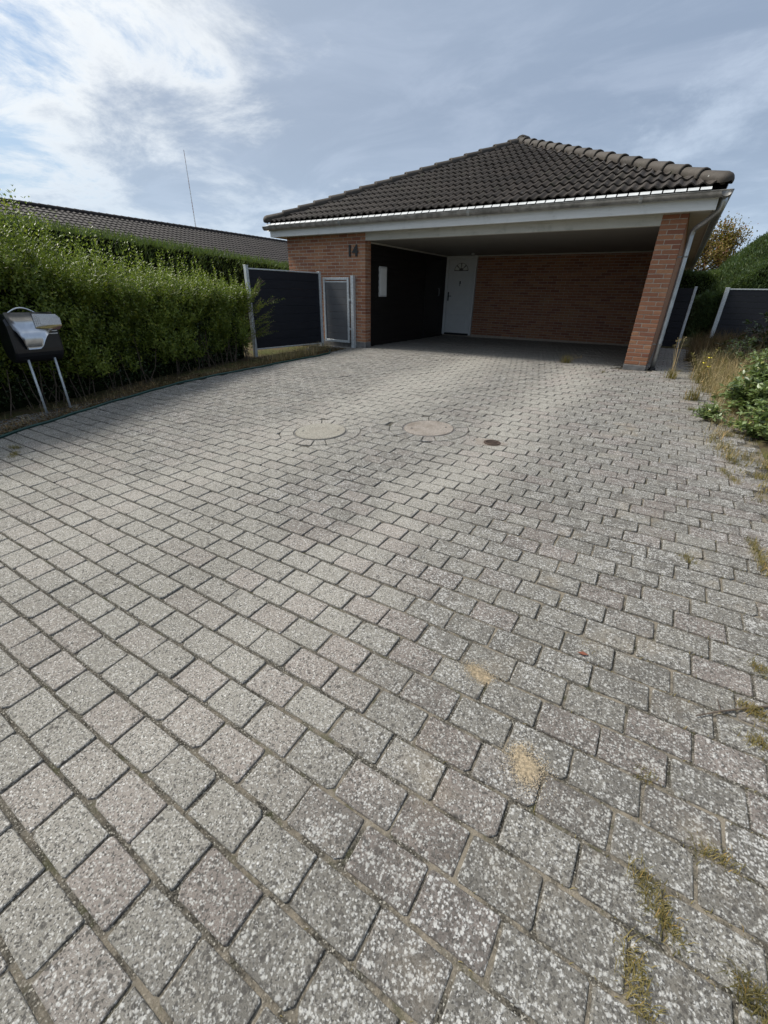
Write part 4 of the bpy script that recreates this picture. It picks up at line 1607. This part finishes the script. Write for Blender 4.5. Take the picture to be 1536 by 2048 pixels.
# ------------------------------------------------------------------ trees
def tree(label, base, height, crown_c, crown_r, n, mat, lsize, trunk_r=0.12):
    t = thing('tree', label, 'tree', None, base)
    rs = random.Random(int(base[0] * 10) & 255)
    m = MB()
    m.tube([(0, 0, 0), (0.05, 0.03, crown_c[2] * 0.5), (0, 0, crown_c[2]), (0.05, 0, height * 0.92)], [trunk_r, trunk_r * 0.8, trunk_r * 0.5, trunk_r * 0.12], 8)
    cl = []
    for k in range(26):
        w, e = rs.uniform(0, 6.28), rs.uniform(-0.5, 1.2)
        q = rs.uniform(0.45, 0.95)
        p = Vector((crown_c[0] + crown_r[0] * q * math.cos(w) * math.cos(e), crown_c[1] + crown_r[1] * q * math.sin(w) * math.cos(e), crown_c[2] + crown_r[2] * q * math.sin(e)))
        st = Vector((0, 0, max(0.8, min(p.z - 0.4 * crown_r[2], height * 0.8))))
        mid = (st + p) / 2 + Vector((0, 0, 0.12 * crown_r[2]))
        m.tube([st, mid, p], [trunk_r * 0.35, trunk_r * 0.22, 0.01], 6, False)
        cl.append(p)
    m.build('trunk', M_BARK, t)
    cl = np.array(cl)
    i = RNG.integers(0, len(cl), n)
    b = cl[i] + RNG.normal(0, 1, (n, 3)) * np.array(crown_r) * 0.17
    V, F = leaves(b, RNG.normal(0, 1, (n, 3)) + [0, 0, -0.2], RNG.normal(0, 1, (n, 3)) + [0, 0, 1], RNG.uniform(.6, 1.3, n) * lsize, RNG.uniform(.5, 0.9, n) * lsize)
    mk('crown', V, F, mat, t)
    return t


tree('small tree turning orange and olive behind the carport corner', (1.25, 21.0, 0), 4.6, (0, 0, 3.0), (1.45, 1.45, 1.45), 9500, M_AUTUMN, 0.105, 0.11)
tree('grey green tree top showing over the neighbouring ridge', (-46.5, -1.0, 0), 8.3, (0, 0, 6.0), (3.0, 3.0, 2.1), 5200, M_FARL, 0.30, 0.25)

# ------------------------------------------------------------------ neighbour house and mast
nei = thing('house', 'long low neighbouring house with brown tiled roof beyond the hedges', 'house')
RX, EXX, NZ0, NZ1 = -25.6, -21.2, 2.45, 4.42
na, nb_ = -12.0, 19.6
sl = math.atan2(NZ1 - NZ0, EXX - RX)
c2, s2 = math.cos(sl), math.sin(sl)
nm = Matrix(((0, -c2, s2, EXX), (1, 0, 0, na), (0, s2, c2, NZ0), (0, 0, 0, 1)))
nl = (EXX - RX) / c2
ln_ = nb_ - na
nr = thing('roof', None, None)
for kk in list(nr.keys()):
    del nr[kk]
nr.parent = nei
slope_stuff('roof_tiles', nm, ln_ + 3, nl, None, lambda v: ln_ + 2.6 - max(0, v) * 0.55, 10, M_TILE2, nr, 0.52)
mk('rear_slope', [(RX, na, NZ1), (RX, nb_, NZ1), (RX - 4.4, nb_ + 2.5, NZ0), (RX - 4.4, na, NZ0), (EXX, nb_ + 2.5, NZ0 - 0.02), (EXX, na, NZ0 - 0.02)],
   [(0, 1, 2, 3), (1, 4, 2), (0, 3, 5)], M_TILE2, nr)
k = 0
yy = na
cm = cap_mesh(0.13, 0.11, 0.42)
cm.materials.clear()
cm.materials.append(M_TILE2)
while yy < nb_:
    o = link('ridge_cap', cm, nr)
    o.location = (RX, yy, NZ1 + 0.03)
    yy += 0.38
MB().box(RX - 3.9, EXX - 0.5, na + 0.4, nb_ + 1.9, -0.2, 2.5).build('wall', M_BRICK, nei)
MB().bbox(EXX - 0.03, EXX, na, nb_ + 2.5, NZ0 - 0.22, NZ0 - 0.03).build('fascia', M_WHITE, nei)

md = Vector((-0.7912, 0.6116, 0))
mb = Vector((CAM.x, CAM.y, 0)) + md * 420
mast = thing('radio_mast', 'thin tall lattice radio mast far off in the sky', 'mast', None, (mb.x, mb.y, 0))
H = 91.5
nsec = 12
for s in range(nsec):
    m = MB()
    z0, z1 = H * s / nsec, H * (s + 1) / nsec
    w = lambda z: 0.50 - 0.36 * z / H
    corners = lambda z: [(w(z) * math.cos(a), w(z) * math.sin(a), z) for a in (0.3, 2.4, 4.5)]
    c0, c1 = corners(z0), corners(z1)
    for i in range(3):
        m.tube([c0[i], c1[i]], 0.105 - 0.05 * s / nsec, 5, False)
    for q in range(4):
        za, zb = z0 + (z1 - z0) * q / 4, z0 + (z1 - z0) * (q + 1) / 4
        a, b = corners(za), corners(zb)
        for i in range(3):
            m.tube([a[i], b[(i + 1) % 3]], 0.05, 4, False)
    m.build('mast_section', M_MASTR if s % 2 else M_MASTW, mast)

# ------------------------------------------------------------------ mailbox with newspapers
MBX, MBY = -5.98, -6.57
gm = float(GZ(MBX, MBY))
box = thing('mailbox', 'black mailbox with curved steel front on two thin legs in the hedge', 'mailbox', None, (MBX, MBY, gm))
# body: a rounded trough, extruded along y
prof = []
for k in range(13):
    w = math.pi * (1 + k / 12)
    prof.append((0.155 * math.cos(w), 0.77 + 0.165 * math.sin(w)))
prof += [(0.155, 1.03), (0.125, 1.10), (0.0, 1.135), (-0.155, 1.135)]
n = len(prof)
V = []
for yv in (-0.255, -0.235, 0.235, 0.255):
    kk = 0.93 if abs(yv) > 0.25 else 1.0
    V += [(a * kk, yv, 0.85 + (b - 0.85) * kk) for a, b in prof]
F = [tuple(range(n))[::-1], tuple(range(3 * n, 4 * n))]
for i in range(3):
    for k in range(n):
        F.append((i * n + k, i * n + (k + 1) % n, (i + 1) * n + (k + 1) % n, (i + 1) * n + k))
mk('body', V, F, M_BLACKP, box)
# steel front: wide above, bulging and narrowing below
rows = [(0.160, 1.16, -0.245, 0.235), (0.163, 1.06, -0.225, 0.225), (0.168, 0.985, -0.205, 0.205), (0.205, 0.955, -0.195, 0.150), (0.228, 0.905, -0.180, 0.085), (0.226, 0.86, -0.165, 0.055), (0.212, 0.80, -0.150, 0.025), (0.185, 0.765, -0.140, 0.000)]
V, F = [], []
for a, z, y0, y1 in rows:
    for k in range(7):
        V.append((a, y0 + (y1 - y0) * k / 6, z))
m_ = len(V)
V += [(a - 0.008, b, c) for a, b, c in V]
for i in range(len(rows) - 1):
    for k in range(6):
        a = i * 7 + k
        F.append((a, a + 7, a + 8, a + 1))
        F.append((m_ + a, m_ + a + 1, m_ + a + 8, m_ + a + 7))
edge = [i * 7 for i in range(len(rows))] + [(len(rows) - 1) * 7 + k for k in range(1, 7)] + [i * 7 + 6 for i in range(len(rows) - 2, -1, -1)] + [k for k in range(5, 0, -1)]
for a, b in zip(edge, edge[1:] + edge[:1]):
    F.append((a, b, m_ + b, m_ + a))
mk('steel_front', V, F, M_STEEL, box, True)
MB().tube([(0.10, -0.20 + 0.30 * k / 10, 1.14 + 0.065 * math.sin(math.pi * k / 10)) for k in range(11)], 0.010, 8).build('handle', M_STEEL, box, True)
for z in (0.955, 0.925):
    MB().bbox(0.150, 0.164, 0.115, 0.235, z - 0.005, z + 0.005, 0.002).build('trim_strip', M_DOOR, box)
for yv in (-0.135, 0.145):
    MB().tube([(0.09, yv, -0.1), (0.09, yv, 0.66)], 0.0135, 10).build('leg', M_GALV, box, True)
pap = thing('newspaper_bundle', 'folded newspapers in clear wrap sticking out of the mailbox', 'newspaper', None, (MBX, MBY, gm))
pap.location = (MBX + 0.175, MBY + 0.15, gm + 1.07)
for k in range(4):
    m = MB()
    yy0, yy1 = -0.13 + 0.015 * k, 0.115 + 0.006 * k
    for i in range(7):
        t = i / 6
        yv = yy0 + (yy1 - yy0) * t
        for xv, zv in ((0.004 + 0.012 * k, -0.075 + 0.012 * k), (0.002 + 0.012 * k, 0.075 - 0.012 * k + 0.02 * t)):
            m.v.append((xv + 0.012 * math.sin(math.pi * t), yv, zv - 0.03 * t))
    for i in range(6):
        m.f.append((i * 2, i * 2 + 2, i * 2 + 3, i * 2 + 1))
    k0 = len(m.v)
    m.v += [(a - 0.007, b, c) for a, b, c in m.v]
    m.f += [tuple(k0 + j for j in q[::-1]) for q in m.f]
    for i in range(6):
        m.f += [(i * 2, k0 + i * 2, k0 + i * 2 + 2, i * 2 + 2), (i * 2 + 1, i * 2 + 3, k0 + i * 2 + 3, k0 + i * 2 + 1)]
    m.f += [(0, 1, k0 + 1, k0), (12, k0 + 12, k0 + 13, 13)]
    m.build('folded_paper', M_PAPER, pap)

# ------------------------------------------------------------------ hose
hp = [(-4.55, -8.7), (-4.95, -7.95), (-5.27, -7.42), (-5.50, -6.72), (-5.70, -6.08), (-5.88, -5.3), (-5.99, -4.64), (-5.97, -3.8), (-5.90, -3.08), (-5.86, -2.2), (-5.77, -1.46), (-5.86, -1.0), (-6.25, -0.58), (-6.62, -0.50), (-6.8, -0.62)]
sp = spline([(a, b, float(GZ(a, b)) + 0.014) for a, b in hp], 8)
tag(MB().tube([(a + 0.012 * math.sin(i * 0.9), b, c) for i, (a, b, c) in enumerate(sp)], 0.0165, 8).build('garden_hose', M_HOSE, None, True), 'dark green garden hose lying along the edge of the paving', 'hose')

# ------------------------------------------------------------------ grasses, weeds, litter
def on_ground(x, y, dz=0.0):
    return np.stack([x, y, GZ(x, y) + dz], 1)


# leaf litter and dry grass between hose and hedge
n = 11000
y = RNG.uniform(-9.3, -0.35, n)
x = np.interp(y, [h[1] for h in sorted(hp[:12], key=lambda q: q[1])], [h[0] for h in sorted(hp[:12], key=lambda q: q[1])]) - RNG.exponential(0.28, n) - 0.02
b = on_ground(x, y, 0.012)
V, F = leaves(b, np.stack([RNG.normal(0, 1, n), RNG.normal(0, 1, n), RNG.normal(0, 0.15, n)], 1), np.tile([0, 0, 1.0], (n, 1)) + RNG.normal(0, .3, (n, 3)), RNG.uniform(.02, .05, n), RNG.uniform(.01, .025, n))
tag(mk('leaf_litter', V, F, M_LITTER), 'brown fallen leaves and debris under the privet hedge', 'leaf litter', kind='stuff')
n = 5200
y = np.r_[RNG.uniform(-9.2, -2.3, 3200), RNG.uniform(-2.4, -0.35, 2000)]
x = np.interp(y, [-9.2, -7.4, -6, -4.6, -3, -1.5, -.4], [-4.6, -5.35, -5.78, -6.06, -5.98, -5.9, -6.25]) - RNG.gamma(1.6, 0.22, n)
ok = x > -7.3
ok &= (y > -2.4) | (RNG.uniform(0, 1, n) < 0.4)
V, F = blades(on_ground(x, y)[ok], (RNG.uniform(0.05, 0.20, n) * np.where(y > -2.4, 1.1, 0.6))[ok], 0.6, 0.002)
tag(mk('dry_grass', V, F, M_DRY), 'dry straw-coloured grass along the foot of the privet and fence', 'grass', kind='stuff')
# bank on the right
def bank(n, dens, hf, lean, w, mat, label, name, y0=-8.8, y1=6.0, spread=0.5):
    nc = n // 26
    cy = RNG.uniform(y0, y1, nc)
    edge = np.interp(cy, [-8.8, -6.5, -5.2, -4.4, -2.6, -0.5, 6], [1.52, 1.46, 1.42, 1.30, 1.22, 1.16, 1.10]) + 0.06 * np.sin(cy * 2.1) + 0.05 * np.sin(cy * 5.3)
    cxx = edge + RNG.gamma(1.5, spread, nc) - 0.05
    keep = RNG.uniform(0, 1, nc) < dens(cxx, cy)
    cxx, cy = cxx[keep], cy[keep]
    hc = hf(cxx, cy) * RNG.uniform(0.5, 1.1, len(cxx))
    k = 26
    x = np.repeat(cxx, k) + RNG.normal(0, 0.035, len(cxx) * k)
    y = np.repeat(cy, k) + RNG.normal(0, 0.035, len(cxx) * k)
    bz = on_ground(x, y)
    bz[:, 2] += 0.10 * np.clip((x - 1.45), 0, 1)
    V, F = blades(bz, np.repeat(hc, k) * RNG.uniform(0.5, 1.0, len(x)), lean, w)
    tag(mk(name, V, F, mat), label, 'grass', kind='stuff')


bank(34000, lambda x, y: 0.40 + 0.60 * np.exp(-((y + 0.2) / 2.3) ** 2), lambda x, y: 0.12 + 0.52 * np.exp(-((y - 0.1) / 2.1) ** 2), 0.75, 0.0022, M_DRY, 'dry bleached grass on the bank along the right side', 'dry_grass')
bank(26000, lambda x, y: 0.55 + 0.4 * np.sin(x * 3 + y * 2), lambda x, y: 0.06 + 0.10 * np.exp(-((y - 1) / 3) ** 2), 0.7, 0.0022, M_GRASS, 'olive green low grass mixed into the right bank', 'green_grass')
bank(14000, lambda x, y: 0.9 * np.exp(-((y - 3.0) / 1.8) ** 2), lambda x, y: 0.62 + 0 * x, 0.35, 0.003, M_LITTER, 'brown dead stems standing before the right fence', 'dead_stems', 1.0, 6.5)

# weeds in the joints
lines = [((0.834, -8.104), (0.926, -8.222), 420, 0.040), ((0.837, -8.297), (0.867, -8.411), 300, 0.040), ((1.056, -8.222), (1.103, -8.265), 260, 0.045), ((0.984, -7.963), (1.066, -7.954), 150, 0.035),
         ((1.127, -7.320), (1.209, -7.344), 260, 0.045), ((0.834, -7.798), (0.842, -7.821), 60, 0.03), ((0.940, -6.270), (0.975, -6.325), 110, 0.05), ((1.143, -7.476), (1.195, -7.466), 160, 0.04),
         ((1.190, -7.056), (1.238, -7.087), 160, 0.045), ((1.292, -5.851), (1.335, -6.241), 420, 0.06), ((-4.60, -7.53), (-4.46, -7.60), 160, 0.06), ((-4.80, -7.50), (-4.70, -7.46), 120, 0.07),
         ((-0.28, -0.55), (-0.24, -0.52), 60, 0.07), ((0.98, -2.60), (1.03, -2.54), 90, 0.09), ((1.20, -4.6), (1.30, -4.9), 260, 0.06), ((0.55, -7.28), (0.60, -7.33), 60, 0.015), ((0.42, -7.05), (0.50, -7.10), 70, 0.014)]
B, H_ = [], []
for (a0, b0), (a1, b1), n, hh in lines:
    t_ = RNG.uniform(0, 1, n)
    p = np.c_[a0 + (a1 - a0) * t_ + RNG.normal(0, 0.017, n), b0 + (b1 - b0) * t_ + RNG.normal(0, 0.017, n)]
    B.append(on_ground(p[:, 0], p[:, 1], -0.004))
    H_.append(RNG.uniform(0.2, 0.9, n) * hh)
# thin moss-like growth following the joints on the right
n = 2600
k = RNG.integers(-14, 20, n)
yj = Y0 - k * SY
xj = RNG.uniform(-0.3, 1.24, n) ** 1.0
keep = RNG.uniform(0, 1, n) < np.clip((xj + 0.2) / 1.4, 0, 1) ** 2
B.append(on_ground(xj[keep], yj[keep] + RNG.normal(0, 0.004, keep.sum()), -0.008))
H_.append(RNG.uniform(0.006, 0.022, keep.sum()))
V, F = blades(np.concatenate(B), np.concatenate(H_), 0.8, 0.0012)
tag(mk('joint_weeds', V, F, M_GRASS), 'small tufts of yellowing grass growing from the paving joints', 'weeds', kind='stuff')

# loose sand on the paving
for (a, b, rx, ry, lab) in ((0.485, -7.985, 0.060, 0.075, 'small heap of pale yellow sand on the paving'), (0.22, -7.705, 0.065, 0.040, 'faint smear of sand between lichen-spotted pavers')):
    m = MB()
    n = 4200
    g = RNG.normal(0, 0.42, (n, 2)) * RNG.uniform(0.4, 1.3, (n, 1)) + np.array([(0, 0), (0.45, -0.3), (-0.5, 0.45), (0.9, 0.2)])[RNG.choice(4, n, p=[0.50, 0.25, 0.20, 0.05])]
    rr = np.linalg.norm(g, axis=1)
    px, py = a + g[:, 0] * rx, b + g[:, 1] * ry
    pz = GZ(px, py) + 0.007 * np.exp(-rr ** 2) * (1 if rx < 0.062 else 0.2)
    V = []
    F = []
    for i in range(n):
        s = random.uniform(0.0007, 0.0020)
        q = len(V)
        V += [(px[i] + s, py[i], pz[i]), (px[i] - s, py[i] + s, pz[i]), (px[i] - s, py[i] - s, pz[i]), (px[i], py[i], pz[i] + s * 1.5)]
        F += [(q, q + 1, q + 3), (q + 1, q + 2, q + 3), (q + 2, q, q + 3)]
    if rx < 0.062:
        q = len(V)
        ring = 20
        for lev, kz in ((0.62, -0.001), (0.42, 0.002), (0.2, 0.004)):
            for i in range(ring):
                w = 2 * math.pi * i / ring
                rad = lev * (1 + 0.22 * math.sin(3 * w + 0.4) + 0.12 * math.sin(7 * w))
                xx, yy = a + rx * rad * math.cos(w), b + ry * rad * math.sin(w)
                V.append((xx, yy, float(GZ(xx, yy)) + kz))
        for l in range(2):
            for i in range(ring):
                F.append((q + l * ring + i, q + l * ring + (i + 1) % ring, q + (l + 1) * ring + (i + 1) % ring, q + (l + 1) * ring + i))
        F.append(tuple(q + 2 * ring + i for i in range(ring)))
    tag(mk('sand', V, F, M_SAND), lab, 'sand', kind='stuff')

# a fallen leaf and a twig
lx, ly = 0.565, -7.37
lz = float(GZ(lx, ly)) + 0.004
tag(mk('fallen_leaf', [(lx - .02, ly, lz), (lx, ly + .012, lz + .006), (lx + .025, ly + .004, lz + .003), (lx + .002, ly - .012, lz + .007), (lx, ly, lz + 0.001)],
       [(0, 4, 1), (1, 4, 2), (2, 4, 3), (3, 4, 0)], simple('rust_brown_leaf', (0.16, 0.05, 0.025), 0.7)), 'single rust brown fallen leaf on a paver', 'leaf')
z = lambda a, b: (a, b, float(GZ(a, b)) + 0.008)
tw = MB().tube([z(0.98, -7.47), z(1.06, -7.40), z(1.15, -7.33), z(1.27, -7.24)], [0.002, 0.003, 0.0035, 0.004], 6).tube([z(1.06, -7.40), z(1.05, -7.34)], 0.0015, 5)
tag(tw.build('twig', M_BARK), 'thin dry twig lying at the right edge of the paving', 'twig')


def tall_weed(label, x, y, h, n, mat, flower=False, leafy=False, name='weed'):
    g = float(GZ(x, y))
    t = thing(name, label, 'weed', None, (x, y, g))
    m = MB()
    B = []
    for k in range(n):
        a, b = random.gauss(0, 0.13), random.gauss(0, 0.10)
        hh = h * random.uniform(0.6, 1.0)
        p = [(random.gauss(0, .02), random.gauss(0, .02), -0.01), (a * .4, b * .4, hh * .5), (a, b, hh)]
        m.tube(p, [0.004, 0.003, 0.0015], 5, False)
        if leafy:
            pts = np.array([[a * q, b * q, hh * q] for q in np.linspace(0.12, 0.98, 26)])
            B.append(pts)
    m.build('stalk', mat, t)
    nb2 = 90
    V, F = blades(np.c_[RNG.normal(0, 0.045, (nb2, 2)), np.zeros(nb2)], RNG.uniform(0.08, 0.22, nb2), 0.5, 0.003)
    mk('grass_tuft', V, F, M_GRASS, t)
    if leafy:
        b = np.concatenate(B)
        k = len(b)
        V, F = leaves(np.repeat(b, 2, 0), np.c_[RNG.normal(0, 1, (2 * k, 2)), RNG.uniform(0.2, 1, 2 * k)], RNG.normal(0, .4, (2 * k, 3)) + [0, 0, 1], RNG.uniform(.03, .06, 2 * k), RNG.uniform(.010, .018, 2 * k))
        mk('leaf', V, F, M_GRASS, t)
    else:
        tips = np.array([m.v[i] for i in range(14, len(m.v), 15)])
        b = np.repeat(tips, 14, 0) + RNG.normal(0, 0.012, (len(tips) * 14, 3))
        V, F = leaves(b, RNG.normal(0, 1, b.shape) + [0, 0, .7], RNG.normal(0, 1, b.shape), 0.028, 0.008)
        mk('seed_head', V, F, M_DRY, t)
    if flower:
        m = MB()
        for (a, b, c) in ((-0.045, -0.03, h * 0.52), (0.02, -0.05, h * 0.44), (0.0, -0.02, h * 0.66)):
            for q in range(4):
                w = q * math.pi / 2 + 0.3
                m.add([(a, b, c), (a + .028 * math.cos(w - .5), b + .028 * math.sin(w - .5), c + .012), (a + .034 * math.cos(w), b + .034 * math.sin(w), c + .016), (a + .028 * math.cos(w + .5), b + .028 * math.sin(w + .5), c + .012)], [(0, 1, 2, 3)])
        m.build('flower', M_YELLOW, t)
    return t


tall_weed('tall dry weed with pale seed heads beside the downpipe', 0.76, -0.55, 0.62, 5, M_DRY)
tall_weed('leafy upright weed with yellow flowers at the right edge', 1.15, -0.75, 0.55, 4, M_GRASS, True, True)
tall_weed('single pale dry stalk on the carport threshold', -1.01, 0.20, 0.16, 2, M_DRY)
tall_weed('spindly dry weed at the edge of the bank, nearer than the flowering one', 1.02, -2.0, 0.35, 3, M_DRY)


def bush(label, c, r, n, lsize, mat, name='shrub', arch=False):
    g = float(GZ(c[0], c[1]))
    t = thing(name, label, 'shrub', None, (c[0], c[1], g))
    m = MB()
    P = []
    ns = int(18 + n / 60)
    for k in range(ns):
        w, e = random.uniform(0, 6.28), random.uniform(0.15, 1.4)
        q = random.uniform(0.6, 1.0)
        tip = Vector((r[0] * q * math.cos(w) * math.cos(e), r[1] * q * math.sin(w) * math.cos(e), r[2] * q * math.sin(e) + 0.03))
        mid = tip * 0.5 + Vector((0, 0, r[2] * (0.45 if arch else 0.15)))
        b0 = Vector((random.gauss(0, r[0] * .15), random.gauss(0, r[1] * .15), -0.02))
        m.tube([b0, mid, tip], [0.005, 0.004, 0.0015], 5, False)
        for s in np.linspace(0.2, 1.0, max(4, int(n / ns / 2))):
            a = b0 * (1 - s) ** 2 + mid * 2 * s * (1 - s) + tip * s * s
            P.append(tuple(a))
    m.build('stem', M_BARK, t)
    P = np.array(P)
    P = np.repeat(P, 2, 0) + RNG.normal(0, 0.012, (2 * len(P), 3))
    k = len(P)
    V, F = leaves(P, np.c_[RNG.normal(0, 1, (k, 2)), RNG.normal(0.15, .45, k)], np.tile([0, 0, 1.0], (k, 1)) + RNG.normal(0, .35, (k, 3)), RNG.uniform(.6, 1.25, k) * lsize, RNG.uniform(.35, .55, k) * lsize, 0.15)
    mk('foliage', V, F, mat, t)
    return t


bush('broad-leaved green shrub spilling over the right bank', (1.60, -2.35), (0.46, 0.85, 0.66), 4600, 0.075, M_BUSH)
bush('small leafy weed clump creeping onto the paving', (1.18, -2.95), (0.26, 0.42, 0.15), 700, 0.052, M_BUSH)
bush('low leafy shrub at the frame edge nearer than the broad-leaved one', (1.62, -3.40), (0.36, 0.50, 0.36), 2200, 0.068, M_BUSH)
bush('dark arching bramble in front of the right fence', (2.30, 2.0), (0.95, 0.9, 1.1), 2000, 0.10, M_PRIVETD, 'bramble', True)
bush('taller loose shrub at the right border beyond the broad-leaved one', (2.05, -0.9), (0.62, 0.95, 0.78), 3400, 0.070, M_BUSH, 'shrub', True)
bush('thin pale shrub among dry grass beside the yellow-flowered weed', (1.62, 0.4), (0.40, 0.60, 0.62), 1100, 0.055, M_BUSH, 'shrub', True)
